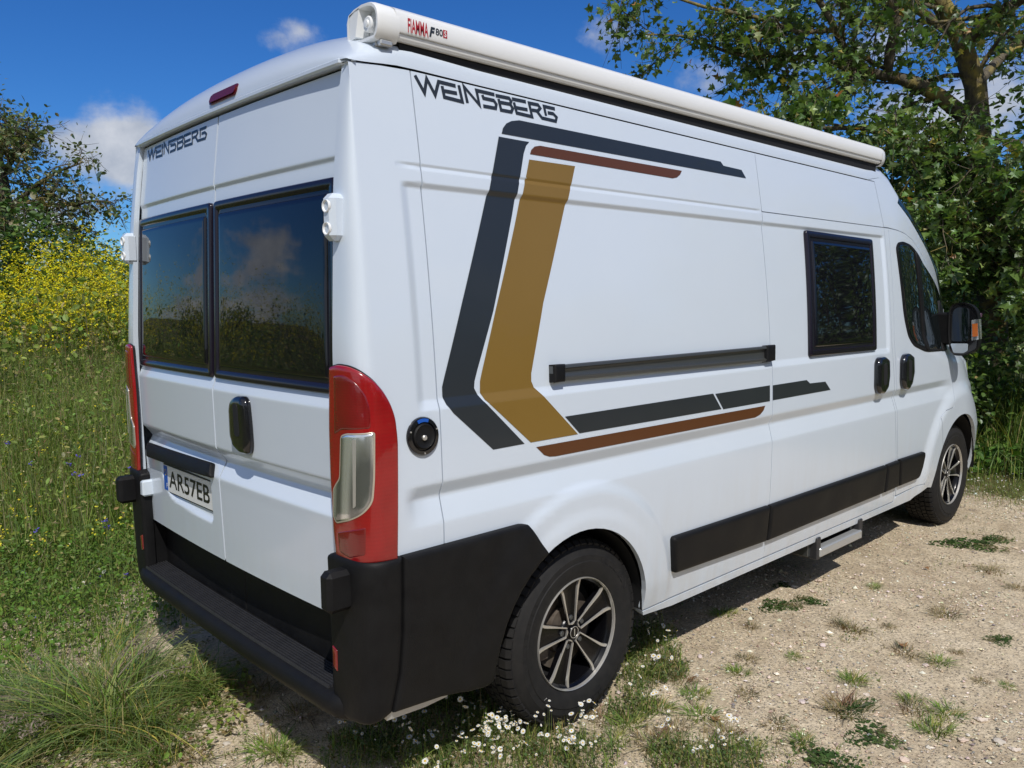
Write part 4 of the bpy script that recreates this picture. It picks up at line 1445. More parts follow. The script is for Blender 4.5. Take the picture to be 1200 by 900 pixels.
def build_under():
    b = MB()
    b.box(0.17, 3.62, -0.845, 0.845, 0.86, 2.26)  # added dark box filling the cabin, blocks light through the panel gaps
    b.box(0.17, 5.4, -0.66, 0.66, 0.40, 0.86)
    b.box(1.42, 4.46, -0.93, 0.93, 0.40, 0.86)
    b.box(0.17, 0.52, -0.92, 0.92, 0.42, 0.86)
    b.box(3.62, 4.6, -0.80, 0.80, 0.86, 1.30)
    b.box(4.6, 5.5, -0.72, 0.72, 0.86, 1.10)
    b.box(0.5, 5.0, -0.42, -0.30, 0.27, 0.42)
    b.box(0.5, 5.0, 0.30, 0.42, 0.27, 0.42)
    b.obj('underbody_and_light_block', 'dark_inside', van, smooth=False)
    for s in (-1, 1):
        for cx, cz, r in ((ARX, ARZ, ARR + 0.005), (FX, FZ, FR + 0.004)):
            n = 30
            v, f = [], []
            for i in range(n + 1):
                a = PI * (1.03 - 1.045 * i / n)
                for y in (0.995, 0.97, 0.66):
                    k = 1.0 if y < 0.99 else 0.985
                    v.append((cx + r * k * math.cos(a), s * y * 1.0, cz + r * k * math.sin(a)))
            f = [(i * 3 + j, i * 3 + j + 1, (i + 1) * 3 + j + 1, (i + 1) * 3 + j) for i in range(n) for j in range(2)]
            mesh_obj('wheel_arch_liner', v, f, 'dark_inside', van)
    # drawer step under the sliding door
    st = MB()
    st.box(2.93, 3.45, -0.97, -0.72, 0.262, 0.272)
    st.box(2.90, 2.95, -0.955, -0.60, 0.235, 0.325, b=0.004)
    st.box(3.43, 3.47, -0.955, -0.60, 0.245, 0.325, b=0.004)
    so = st.obj('entry_step', 'rail_metal', van, smooth=False)
    e = MB(); e.box(2.950, 3.475, -1.004, -0.952, 0.232, 0.284, b=0.007); e.obj('step_edge', 'aluminium', so)
    for xx in (2.925, 3.455):
        e = MB(); e.box(xx, xx + 0.045, -0.995, -0.60, 0.222, 0.345, b=0.004); e.obj('step_bracket', 'step_plastic', so)
    e = MB(); e.box(2.956, 3.45, -0.962, -0.86, 0.272, 0.279); e.obj('step_tread', 'black_plastic', so)


def build_wheels():
    R = 0.370
    yw = -0.972                       # outer face of the tyre
    # tyre section: (radius, y) with y measured inwards from the outer face
    prof = [(0.219, 0.020), (0.224, 0.008), (0.238, 0.002), (0.262, -0.004), (0.285, -0.006), (0.288, -0.003), (0.310, -0.003), (0.313, -0.0005), (0.332, 0.006), (0.348, 0.018), (0.357, 0.034), (0.3595, 0.06), (0.360, 0.115), (0.3595, 0.17), (0.357, 0.196), (0.348, 0.212), (0.30, 0.226), (0.24, 0.22), (0.219, 0.21)]
    tm = MB(); tm.lathe(prof, 72)
    # tread: five rows of blocks standing on the carcass
    N = 58
    def blk(a0, a1, y0, y1, r0, r1, sk=0.0, dy=0.0):
        v = []
        for a, yy in ((a0, 0), (a1, 0)):
            for k, y in enumerate((y0, y1)):
                for r in (r0, r1):
                    aa = a + (sk if k else -sk)
                    v.append((r * math.cos(aa), y, r * math.sin(aa)))
        return v
    BF = [(0, 1, 3, 2), (4, 6, 7, 5), (0, 4, 5, 1), (2, 3, 7, 6), (0, 2, 6, 4), (1, 5, 7, 3)]
    st = 2 * PI / N
    for i in range(N):
        a = i * st
        w = st * 0.80
        tm.add(blk(a, a + w, 0.068, 0.098, 0.352, R, 0.012), BF)
        tm.add(blk(a + st * .5, a + st * .5 + w, 0.104, 0.132, 0.352, R, -0.012), BF)
        tm.add(blk(a, a + w, 0.138, 0.168, 0.352, R, 0.012), BF)
        # shoulder lugs wrap from the tread down over the sidewall edge
        for (ya, yb, yc, yd2, sgn) in ((0.062, 0.030, 0.013, 0.004, 1), (0.174, 0.204, 0.219, 0.228, -1)):
            wl = w if i % 2 else w * 0.92
            sec = [(ya, 0.352), (ya, R - 0.0005), (yb, R - 0.004), (yc, R - 0.017), (yc + 0.006 * sgn, R - 0.036), (yb + 0.012 * sgn, 0.345)]
            k = len(sec)
            v = [(r * math.cos(b), y, r * math.sin(b)) for b in (a, a + wl) for y, r in sec]
            f = [tuple(range(k)), tuple(range(k, 2 * k))] + [(j, (j + 1) % k, (j + 1) % k + k, j + k) for j in range(k)]
            tm.add(v, f)
    # raised bars and blocks of sidewall lettering
    rs = random.Random(4)
    for a0 in (0.4, 2.45, 4.4):
        for j in range(7):
            a = a0 + j * 0.115
            w = rs.choice([0.05, 0.07, 0.08])
            v = []
            for b in (a, a + w):
                for (r, y) in ((0.290, -0.0015), (0.290, -0.0050), (0.308, -0.0048), (0.308, -0.0015)):
                    v.append((r * math.cos(b), y, r * math.sin(b)))
            tm.add(v, [(0, 1, 2, 3), (4, 7, 6, 5), (0, 4, 5, 1), (1, 5, 6, 2), (2, 6, 7, 3)])
    rim = MB()
    rim.lathe([(0.2145, 0.016), (0.2158, 0.010), (0.2172, 0.004), (0.219, 0.003), (0.2215, 0.010), (0.2215, 0.016)], 72, 1)
    rim.lathe([(0.205, 0.026), (0.2145, 0.016)], 72, 0)
    rim.lathe([(0.205, 0.026), (0.200, 0.034), (0.195, 0.11), (0.190, 0.20)], 60, 0)
    Fs = 5
    def yface(r): return 0.034 - 0.014 * (r / 0.2) ** 1.5 + 0.0
    def spoke_pt(a, r, t):          # t: tangential offset
        return (r * math.cos(a) - t * math.sin(a), r * math.sin(a) + t * math.cos(a))
    rr = np.linspace(0.040, 0.212, 12)
    def hw(r): return 0.0215 + (r - 0.04) * 0.175 + 0.012 * lin(0.17, 0.212, r) ** 2
    for s in range(Fs):
        a = math.radians(98.6 + 72 * s)
        L = [(r, hw(r)) for r in rr]
        v, f = [], []
        for r, h in L:
            for t, dy in ((-h, 0.0), (-h * 0.99, 0.0), (h * 0.99, 0.0), (h, 0.0)):
                pass
        # dark web
        v = []
        for r, h in L:
            y = yface(r)
            for t, yy in ((-h, y + 0.03), (-h, y + 0.003), (-h * 0.55, y + 0.011), (h * 0.55, y + 0.011), (h, y + 0.003), (h, y + 0.03)):
                x, z = spoke_pt(a, r, t); v.append((x, yy, z))
        k = 6
        f = [(i * k + j, i * k + j + 1, (i + 1) * k + j + 1, (i + 1) * k + j) for i in range(len(L) - 1) for j in range(k - 1)]
        rim.add(v, f, 0)
        # machined edges, joined in a loop near the hub
        path = [(r, -hw(r) + 0.003) for r in rr[::-1]] + [(0.036, -0.010), (0.034, 0.0), (0.036, 0.010)] + [(r, hw(r) - 0.003) for r in rr]
        v = []
        for i, (r, t) in enumerate(path):
            wd = 0.0030 + 0.0046 * lin(0.09, 0.21, r)
            y = yface(max(r, 0.04))
            sg = -1 if t < 0 else 1
            for (o, yy) in ((-wd, y + 0.006), (-wd * 0.8, y - 0.0015), (wd * 0.8, y - 0.0015), (wd, y + 0.006)):
                if abs(t) < 0.0115 and r < 0.038:
                    x, z = spoke_pt(a, r + (-o), t)
                    if t < 0: x, z = spoke_pt(a, r - o * (-1) * 0 - o * 0.7, t + o * -0.7 * -1)
                    elif t > 0: x, z = spoke_pt(a, r - o * 0.7, t - o * 0.7 * -1 * -1)
                    else: x, z = spoke_pt(a, r - o, 0)
                else:
                    x, z = spoke_pt(a, r, t + (o if t < 0 else -o))
                v.append((x, yy, z))
        k = 4
        f = [(i * k + j, i * k + j + 1, (i + 1) * k + j + 1, (i + 1) * k + j) for i in range(len(path) - 1) for j in range(k - 1)]
        rim.add(v, f, 1)
    rim.lathe([(0.060, 0.055), (0.055, 0.045), (0.046, 0.040), (0.0, 0.038)], 32, 0)
    capm = MB(); capm.lathe([(0.026, 0.045), (0.026, 0.030), (0.024, 0.0275), (0.0, 0.0265)], 28, 0)
    cring = MB(); cring.lathe([(0.0235, 0.0275), (0.0230, 0.0262), (0.0215, 0.0262), (0.021, 0.0270)], 28, 0)
    cring.box(-0.0022, 0.0022, 0.0255, 0.0275, -0.014, 0.014)
    nut = MB(); nut.lathe([(0.0105, 0.05), (0.0105, 0.036), (0.0085, 0.034), (0.0, 0.034)], 6, 0)
    disc = MB(); disc.lathe([(0.16, 0.11), (0.16, 0.095), (0.10, 0.093), (0.095, 0.07), (0.0, 0.068)], 40, 0)
    disc.box(-0.17, -0.09, 0.07, 0.13, -0.10, 0.03, b=0.015)
    back = MB(); back.lathe([(0.196, 0.115), (0.0, 0.118)], 40, 0)
    protos = None
    mats = {}
    first = True
    for i, (x, s, ang) in enumerate(((1.015, -1, 0), (5.05, -1, 24), (1.015, 1, 10), (5.05, 1, 40))):
        if first:
            w = rim.obj('wheel', ['alloy_black', 'alloy_machined'], van, angle=40)
            ch = [tm.obj('tyre', 'rubber', w, angle=30), capm.obj('hub_cap', 'alloy_black', w), cring.obj('cap_emblem', 'alloy_machined', w), disc.obj('brake_disc', 'brake_steel', w), back.obj('brake_shield', 'dark_inside', w)]
            for k in range(5):
                a = math.radians(98.6 + 72 * k)
                o = nut.obj('wheel_nut', 'rail_metal', w) if k == 0 else bpy.data.objects.new('wheel_nut', nut_me)
                if k:
                    COL.objects.link(o); o.parent = w
                else:
                    nut_me = o.data
                o.location = (0.060 * math.cos(a), 0, 0.060 * math.sin(a))
                ch.append(o)
            first = False
            w0, ch0 = w, ch
        else:
            w = w0.copy(); COL.objects.link(w)
            for c in ch0:
                d = c.copy(); COL.objects.link(d); d.parent = w
        w.location = (x, s * abs(yw), R - 0.004)
        w.rotation_euler = (0, math.radians(ang), 0 if s < 0 else PI)


build_graphics()
build_word()
build_side_fittings()
build_mirror()
build_awning()
build_under()
build_wheels()
settle()
#ENVIRONMENT
# ------------------------------------------------------------------ ground
def value_noise(x, y, scale, seed, octaves=4):
    r = np.random.default_rng(seed)
    g = r.random((256, 256))
    out = np.zeros(np.shape(x)); amp, tot = 1.0, 0.0
    for o in range(octaves):
        fx, fy = np.asarray(x) * scale * 2 ** o + 31.7 * o, np.asarray(y) * scale * 2 ** o + 17.3 * o
        ix, iy = np.floor(fx).astype(int), np.floor(fy).astype(int)
        tx, ty = fx - ix, fy - iy
        tx, ty = tx * tx * (3 - 2 * tx), ty * ty * (3 - 2 * ty)
        a = g[ix % 256, iy % 256]; b = g[(ix + 1) % 256, iy % 256]; c = g[ix % 256, (iy + 1) % 256]; d = g[(ix + 1) % 256, (iy + 1) % 256]
        out += amp * ((a * (1 - tx) + b * tx) * (1 - ty) + (c * (1 - tx) + d * tx) * ty)
        tot += amp; amp *= 0.5
    return out / tot


def gz(x, y):
    x = np.asarray(x, float); y = np.asarray(y, float)
    near = np.exp(-(((x - 3) / 5.0) ** 4 + (y / 3.0) ** 4))
    z = 0.42 * smo(3.0, 8.5, y) + (value_noise(x, y, 0.25, 3) - 0.5) * 0.25 * (1 - near)
    return z + (value_noise(x, y, 1.3, 5, 5) - 0.5) * 0.030 - 0.004


def cover_at(x, y):
    n = value_noise(x, y, 1.1, 9, 4) - 0.5
    left = smo(1.45, 2.5, y - 0.12 * x + 0.9 * n)
    front = 0.75 * smo(5.5, 6.9, x + 0.25 * (y + 1) + 0.8 * n)
    far = smo(7, 12, np.hypot(x - 2, y + 1))
    back = smo(2.2, 3.6, -x + 0.6 * n) * 0.8
    under = 0.46 * np.exp(-(((x - 0.55) / 0.5) ** 2 + ((y + 0.75) / 0.4) ** 2))
    return np.maximum.reduce([left, front, far, back, under])


def build_ground():
    def axis(lo, hi, step, far):
        a = list(np.arange(lo, hi, step)); s = step; p = hi; up = []
        while p < far:
            up.append(p); s *= 1.22; p += s
        s = step; p = lo - step; dn = []
        while p > -far:
            dn.append(p); s *= 1.22; p -= s
        return np.array(dn[::-1] + a + up)
    xs = axis(-1.2, 7.2, 0.03, 900); ys = axis(-3.2, 3.6, 0.03, 900)
    X, Y = np.meshgrid(xs, ys, indexing='ij')
    Z = gz(X, Y)
    fine = np.exp(-(((X - 3) / 5.5) ** 6 + (Y / 4.0) ** 6))
    Z = Z + fine * (value_noise(X, Y, 9.0, 21, 3) - 0.5) * 0.016
    n, m = X.shape
    V = np.stack([X, Y, Z], -1).reshape(-1, 3)
    i, j = np.meshgrid(np.arange(n - 1), np.arange(m - 1), indexing='ij')
    a = (i * m + j).ravel()
    F = np.stack([a, a + m, a + m + 1, a + 1], 1)
    g = big_mesh('ground', V, F, 'gravel_ground', smooth=True)
    at = g.data.attributes.new('cover', 'FLOAT', 'POINT')
    at.data.foreach_set('value', cover_at(X, Y).ravel().astype(np.float32))
    tag(g, 'pale gravel track running into rough grass', kind='structure')


build_ground()


# ------------------------------------------------------------------ vegetation helpers
def unit(v):
    return v / (np.linalg.norm(v, axis=-1, keepdims=True) + 1e-12)


OVAL = (np.array([(0, 0, 0), (0.28, 0.30, 0.05), (0.30, 0.68, 0.04), (0, 1.0, -0.06), (-0.30, 0.68, 0.04), (-0.28, 0.30, 0.05), (0, 0.5, -0.02)]),
        np.array([(0, 1, 6), (1, 2, 6), (2, 3, 6), (3, 4, 6), (4, 5, 6), (5, 0, 6)]))
LOBED = (np.array([(0, 0, 0), (0.42, 0.10, 0.02), (0.24, 0.30, 0), (0.52, 0.56, 0.13), (0.22, 0.60, 0.03), (0, 1.0, -0.14), (-0.22, 0.60, 0.03), (-0.52, 0.56, 0.13), (-0.24, 0.30, 0), (-0.42, 0.10, 0.02), (0, 0.42, -0.03)]),
         np.array([(i, (i + 1) % 10, 10) for i in range(10)]))
DIAMOND = (np.array([(0, 0, 0), (0.34, 0.5, 0.06), (0, 1.0, 0), (-0.34, 0.5, 0.06)]), np.array([(0, 1, 2), (0, 2, 3)]))


def leaf_soup(P, size, tone, temp, up=0.35, drop=0.5, seed=1, face=None):
    """leaves at P: lengths size, colours tone; returns verts, faces, tones"""
    r = np.random.default_rng(seed)
    N = len(P)
    nrm = r.normal(size=(N, 3)); nrm[:, 2] = np.abs(nrm[:, 2]) + up
    if face is not None:
        nrm += face
    nrm = unit(nrm)
    d = r.normal(size=(N, 3)); d[:, 2] -= drop
    d = unit(d - (d * nrm).sum(1)[:, None] * nrm)
    b = np.cross(d, nrm)
    T, F = temp
    k = len(T)
    L = np.asarray(size)[:, None, None]
    V = P[:, None, :] + L * (T[None, :, 0:1] * b[:, None, :] + T[None, :, 1:2] * d[:, None, :] + T[None, :, 2:3] * nrm[:, None, :])
    Fa = (F[None] + (np.arange(N) * k)[:, None, None]).reshape(-1, 3)
    return V.reshape(-1, 3), Fa, np.repeat(tone, k, 0)


def blade_soup(P, h, w, az, bend, tone, seed=1, seg=3):
    r = np.random.default_rng(seed)
    N = len(P)
    dirv = np.stack([np.cos(az), np.sin(az), np.zeros(N)], 1)
    wa = az + r.uniform(0.6, 2.5, N)
    side = np.stack([np.cos(wa), np.sin(wa), np.zeros(N)], 1)
    cols = []
    ts = np.linspace(0, 1, seg + 1)
    for t in ts:
        c = P + dirv * (h * bend * t ** 1.8)[:, None]
        c[:, 2] += h * (t - 0.42 * np.minimum(bend, 1.4) * t ** 2.2)
        if t < 1:
            ww = (w * (1 - t) ** 0.6 * (0.7 + 0.3 * min(1, t * 4)))[:, None]
            cols += [c - side * ww * 0.5, c + side * ww * 0.5]
        else:
            cols.append(c)
    k = len(cols)
    V = np.stack(cols, 1).reshape(-1, 3)
    F = []
    for s in range(seg - 1):
        F += [(2 * s, 2 * s + 1, 2 * s + 3), (2 * s, 2 * s + 3, 2 * s + 2)]
    F.append((2 * seg - 2, 2 * seg - 1, 2 * seg))
    F = np.array(F)
    Fa = (F[None] + (np.arange(N) * k)[:, None, None]).reshape(-1, 3)
    return V, Fa, np.repeat(tone, k, 0)


def merge(parts):
    V, F, T = [], [], []
    o = 0
    for v, f, t in parts:
        V.append(v); F.append(f + o); T.append(t); o += len(v)
    return np.vstack(V), np.vstack(F), np.vstack(T)


def tones(n, stops, seed, jit=0.18):
    r = np.random.default_rng(seed)
    S_ = np.array([s[1:] for s in stops], float); w = np.array([s[0] for s in stops], float); w /= w.sum()
    c = S_[r.choice(len(S_), n, p=w)]
    return np.clip(c * (1 + jit * r.normal(size=(n, 1))) * (1 + 0.06 * r.normal(size=(n, 3))), 0.003, 0.95)


GREEN = [(5, 0.101, 0.175, 0.031), (4, 0.147, 0.231, 0.045), (2, 0.077, 0.133, 0.025), (1.4, 0.224, 0.294, 0.077), (0.25, 0.364, 0.308, 0.070), (0.12, 0.420, 0.182, 0.042)]
HEDGE = [(5, 0.078, 0.149, 0.027), (4, 0.115, 0.196, 0.035), (2, 0.057, 0.108, 0.022), (1, 0.176, 0.257, 0.068)]
DULL = [(4, 0.103, 0.151, 0.045), (3, 0.151, 0.193, 0.065), (2, 0.193, 0.213, 0.091), (1, 0.264, 0.242, 0.121)]
GRASSC = [(4, 0.166, 0.255, 0.041), (4, 0.228, 0.297, 0.062), (2, 0.317, 0.324, 0.097), (2, 0.117, 0.193, 0.033), (0.9, 0.442, 0.373, 0.166)]
DRYC = [(3, 0.27, 0.21, 0.10), (2, 0.33, 0.27, 0.15), (2, 0.16, 0.15, 0.06), (1, 0.22, 0.13, 0.07)]


def at_dist(px, py, d):
    v = ray(px, py)
    return CAM_P + v * (d / math.hypot(v[0], v[1]))


def ground_px(px, py):
    q = at_z(px, py, 0.0)
    for _ in range(4):
        q = at_z(px, py, float(gz(q[0], q[1])))
    return q


# ------------------------------------------------------------------ trees
def grow(limbs, spec, seed):
    """limbs: list of (points, radii). Adds side branches and twigs; returns tube list and twig list"""
    r = np.random.default_rng(seed)
    tubes = [(np.array(p, float), list(rd)) for p, rd in limbs]
    twigs = []
    for li, (p, rd) in enumerate(list(tubes)):
        nsub, ln, droop, start = spec[li] if li < len(spec) else spec[-1]
        seg = np.linalg.norm(np.diff(p, axis=0), axis=1); cum = np.concatenate([[0], np.cumsum(seg)])
        for k in range(nsub):
            t = r.uniform(start, 1.0) * cum[-1]
            i = min(int(np.searchsorted(cum, t)) - 1, len(p) - 2); i = max(i, 0)
            f = (t - cum[i]) / (seg[i] + 1e-9)
            b = p[i] + (p[i + 1] - p[i]) * f
            rb = (rd[i] + (rd[i + 1] - rd[i]) * f) * 0.5
            d = r.normal(size=3); d[2] = d[2] * 0.5 + 0.12
            d = unit(d + 0.6 * unit(p[i + 1] - p[i]))
            L = ln * r.uniform(0.55, 1.2)
            pts = [b]
            m = 5
            for s in range(m):
                d = unit(d + 0.28 * r.normal(size=3) + np.array([0, 0, -droop * (s + 1) / m]))
                pts.append(pts[-1] + d * L / m)
            pts = np.array(pts)
            tubes.append((pts, list(np.linspace(max(0.006, min(rb, 0.03)), 0.004, m + 1))))
            for s in range(1, m + 1):
                for q in range(3):
                    tw = unit(r.normal(size=3) + 0.7 * d + np.array([0, 0, -droop * 0.8]))
                    twigs.append((pts[s] - (pts[s] - pts[s - 1]) * r.random(), tw, r.uniform(0.18, 0.5)))
    return tubes, twigs


def make_tree(name, label, limbs, spec, seed, leaf, per, pal, temp, cat='tree', group=None, jit=0.2, twig_r=0.0035, n_single=0, keep=None, spread=0.07):
    base = limbs[0][0][0]
    tubes, twigs = grow(limbs, spec, seed)
    r = np.random.default_rng(seed + 1)
    o = empty(name, tuple(base)); tag(o, label, cat, group)
    off = -np.array(base)
    m = MB()
    nl = len(limbs)
    for p, rd in tubes[:nl]:
        m.tube(p + off, rd, 10)
    tr = m.obj('trunk', 'bark', o, angle=80)
    m = MB()
    for p, rd in tubes[nl:]:
        m.tube(p + off, rd, 5, cap=False)
    for b, d, L in twigs:
        mid = b + d * L * 0.5 + np.array([0, 0, -0.03])
        m.tube([b + off, mid + off, b + d * L + off + np.array([0, 0, -0.06 * L])], [twig_r, twig_r * 0.8, twig_r * 0.4], 3, cap=False)
    bo = m.obj('branch_work', 'bark', o, angle=80)
    P = []
    for b, d, L in twigs:
        n = max(2, int(per * r.uniform(0.5, 1.5)))
        t = r.uniform(0.15, 1.1, n)
        q = b + d * (L * t)[:, None] + r.normal(size=(n, 3)) * spread
        P.append(q)
    P = np.vstack(P)
    if keep is not None:
        P = P[keep(P)]
    N = len(P)
    sz = leaf * np.exp(r.normal(size=N) * 0.30)
    tn = tones(N, pal, seed + 2, jit)
    V, F, T = leaf_soup(P + off, sz, tn, temp, seed=seed + 3)
    cr = big_mesh('crown', V, F, 'leaf', o, T)
    cr['kind'] = 'stuff'
    if n_single:
        # the leaves that show largest, each a piece of its own
        d = np.linalg.norm(P - CAM_P, axis=1)
        v = P - CAM_P
        u_ = 600 + CAM_F * (v @ RT) / (v @ FW); w_ = 450 - CAM_F * (v @ UP) / (v @ FW)
        ok = np.where((u_ > 740) & (u_ < 1200) & (w_ > 0) & (w_ < 560) & ((u_ > 1085) | (w_ < 150)) & (v @ FW > 0))[0]
        ok = ok[np.argsort(d[ok])][:n_single]
        metas = []
        for k in range(6):
            c = tones(1, pal, 900 + k, jit) * 1.15
            v2, f2, t2 = leaf_soup(np.zeros((1, 3)), np.array([1.0]), c, temp, seed=300 + k)
            me_o = big_mesh('leaf', v2, f2, 'leaf', None, t2)
            metas.append(me_o)
        for k, i in enumerate(ok):
            if k < 6:
                q = metas[k]
            else:
                q = metas[k % 6].copy(); COL.objects.link(q)
            q.parent = cr
            q.location = P[i] + off + np.array([0, 0, -0.03])
            q.rotation_euler = (r.uniform(-0.5, 0.5), r.uniform(-0.5, 0.5), r.uniform(0, 6.28))
            q.scale = (sz[i] * 1.15,) * 3
    return o


def bush(name, label, centre, rad, n, leaf, pal, temp, seed, cat='bush', group=None, lump=0.35, stems=9):
    """a rounded mass of leaves over a tangle of stems; lumpy outline, denser toward the outside"""
    r = np.random.default_rng(seed)
    c = np.array(centre, float)
    base = np.array([c[0], c[1], float(gz(c[0], c[1])) - 0.02])
    o = empty(name, tuple(base)); tag(o, label, cat, group)
    nc = 26
    cd = unit(r.normal(size=(nc, 3))); cd[:, 2] = np.abs(cd[:, 2]) * 1.1 - 0.15
    cr_ = r.uniform(0.55, 1.0, nc)
    lob = cd * cr_[:, None]
    k = r.integers(0, nc, n)
    q = lob[k] + unit(r.normal(size=(n, 3))) * (lump * r.uniform(0.25, 1.0, n) ** 0.4)[:, None]
    P = q * np.array(rad)[None] + np.array([0, 0, rad[2] * 0.45])
    P = P[P[:, 2] > 0.02]
    m = MB()
    for s in range(stems):
        e = lob[s % nc] * np.array(rad) * 0.8 + np.array([0, 0, rad[2] * 0.45])
        e[2] = max(e[2], 0.3)
        st = np.array([e[0] * 0.15, e[1] * 0.15, -0.05])
        mid = (st + e) / 2 + r.normal(size=3) * 0.08
        m.tube([st, mid, e], [0.03, 0.02, 0.008], 6, cap=False)
    m.obj('stems', 'bark', o, angle=80)
    sz = leaf * np.exp(r.normal(size=len(P)) * 0.22)
    V, F, T = leaf_soup(P, sz, tones(len(P), pal, seed + 5), temp, seed=seed + 6, face=unit(P) * 0.5)
    f = big_mesh('foliage', V, F, 'leaf', o, T); f['kind'] = 'stuff'
    return o


def limb(pts, r0, r1):
    P = [at_dist(*p) for p in pts]
    return P, list(np.linspace(r0, r1, len(P)))


def build_right_trees():
    D = 10.3
    base = at_dist(1168, 540, D); base[2] = float(gz(base[0], base[1])) - 0.1
    trunk = [base] + [at_dist(px, py, D + dd) for px, py, dd in ((1165, 430, 0), (1160, 300, -.05), (1150, 190, -.1), (1143, 100, -.15), (1124, 42, -.25), (1096, -8, -.4), (1060, -75, -.5), (1020, -160, -.5), (990, -260, -.4))]
    tr = [0.17, 0.15, 0.135, 0.12, 0.11, 0.10, 0.088, 0.07, 0.055, 0.03]
    limbs = [(trunk, tr),
             limb([(1148, 150, D - .1), (1100, 112, D - .3), (1072, 97, D - .4), (1040, 88, D - .5), (1043, 60, D - .6), (1051, 28, D - .6), (1043, -15, D - .7), (1030, -80, D - .8), (1000, -150, D - .8)], 0.085, 0.03),
             limb([(1040, 90, D - .5), (1000, 80, D - .6), (986, 50, D - .7), (972, 20, D - .9), (950, -15, D - 1), (915, -60, D - 1.1)], 0.055, 0.02),
             limb([(1000, 82, D - .6), (950, 66, D - .7), (905, 74, D - .8), (850, 60, D - .9), (800, 42, D - 1), (752, 40, D - 1.1)], 0.035, 0.008),
             limb([(985, 35, D - .8), (935, 38, D - 1), (885, 20, D - 1.2), (825, 8, D - 1.3), (770, -10, D - 1.4), (735, -30, D - 1.4)], 0.03, 0.008),
             limb([(1128, 55, D - .2), (1165, 22, D - .5), (1215, -15, D - .8), (1290, -60, D - 1), (1380, -90, D - 1)], 0.075, 0.02),
             limb([(1150, 200, D), (1110, 180, D - .5), (1060, 165, D - .9), (1010, 150, D - 1.2), (950, 150, D - 1.4), (890, 140, D - 1.5)], 0.05, 0.01),
             limb([(1158, 260, D), (1190, 215, D - .6), (1240, 200, D - 1), (1320, 220, D - 1.3), (1400, 260, D - 1.4)], 0.05, 0.012),
             limb([(1158, 280, D), (1130, 250, D - .6), (1100, 245, D - 1.0), (1070, 265, D - 1.3)], 0.035, 0.01),
             limb([(1160, 330, D), (1180, 290, D - .5), (1195, 300, D - 1), (1190, 350, D - 1.3)], 0.03, 0.01),
             limb([(1143, 100, D), (1180, 60, D + .8), (1240, 20, D + 1.4), (1300, -60, D + 1.8)], 0.06, 0.02),
             limb([(1124, 45, D), (1060, 0, D + .8), (980, -50, D + 1.2), (900, -90, D + 1.3)], 0.06, 0.02),
             limb([(1155, 230, D), (1100, 200, D + .6), (1030, 190, D + 1.0), (960, 200, D + 1.2)], 0.05, 0.015)]
    # number of side branches, their length, droop, where along the limb they begin
    spec = [(20, 1.2, 0.25, 0.35), (14, 0.9, 0.2, 0.15), (11, 0.8, 0.15, 0.1), (14, 0.65, 0.2, 0.1), (14, 0.7, 0.2, 0.05), (16, 1.0, 0.3, 0.1), (17, 0.8, 0.3, 0.1), (16, 0.9, 0.5, 0.1), (13, 0.8, 0.5, 0.1), (12, 0.8, 0.6, 0.1), (16, 1.1, 0.3, 0.15), (14, 1.0, 0.25, 0.15), (15, 0.9, 0.3, 0.15)]
    make_tree('plane_tree', 'large leafy tree with lichened yellow-brown limbs overhanging the front of the van', limbs, spec, 11, 0.076, 8.6, GREEN, LOBED, n_single=280, keep=lambda P: np.random.default_rng(5).random(len(P)) < np.where(P[:, 2] > 3.6, 0.55, 0.95))
    # thicket under and behind it
    hedge = [((8.6, -1.9), (1.3, 1.2, 2.3), 0.085, 5200, 'dense dark thicket bush below the overhanging tree limbs'),
             ((8.9, 0.4), (1.2, 1.3, 2.9), 0.085, 5600, 'tall thicket bush behind the windscreen of the van'),
             ((9.2, 2.8), (1.3, 1.4, 2.6), 0.09, 3600, 'thicket bush hidden mostly behind the van roof'),
             ((9.4, -3.8), (1.4, 1.4, 2.4), 0.09, 3000, 'thicket bush at the end of the track'),
             ((7.75, -0.55), (0.55, 0.65, 0.95), 0.07, 1500, 'low bramble bush in front of the thicket')]
    for i, ((x, y), rad, lf, n, lab) in enumerate(hedge):
        bush('thicket_bush' if i < 4 else 'bramble_bush', lab, (x, y, 0), rad, n, lf, HEDGE, OVAL if i in (1, 4) else LOBED, 40 + i, group='thicket beyond the van')
    for i, (px, d, h, lab) in enumerate(((1230, 15.5, 3.9, 'dark tree standing behind the thicket at the track end'), (1120, 16.5, 3.4, 'dark tree standing behind the large leafy tree'), (990, 17.5, 3.0, 'dark tree showing between limbs over the van roof'))):
        q = at_dist(px, 350, d); z0 = float(gz(q[0], q[1]))
        b = np.array([q[0], q[1], z0 - 0.1])
        limbs = [([b, b + [0.1, 0, h * 0.3], b + [0, 0.1, h * 0.6], b + [0.1, 0, h]], [0.2, 0.16, 0.1, 0.03])]
        for k in range(7):
            a = k * 0.9 + i; s = b + np.array([0, 0, h * (0.15 + 0.09 * k)])
            limbs.append(([s, s + np.array([math.cos(a), math.sin(a), 0.5]) * 0.8, s + np.array([math.cos(a) * 1.9, math.sin(a) * 1.9, 0.7])], [0.06, 0.04, 0.015]))
        make_tree('dark_tree', lab, limbs, [(14, 1.5, 0.2, 0.2)] + [(9, 1.1, 0.3, 0.2)], 70 + i, 0.15, 3.2, HEDGE, OVAL, group='trees behind the thicket', spread=0.14)


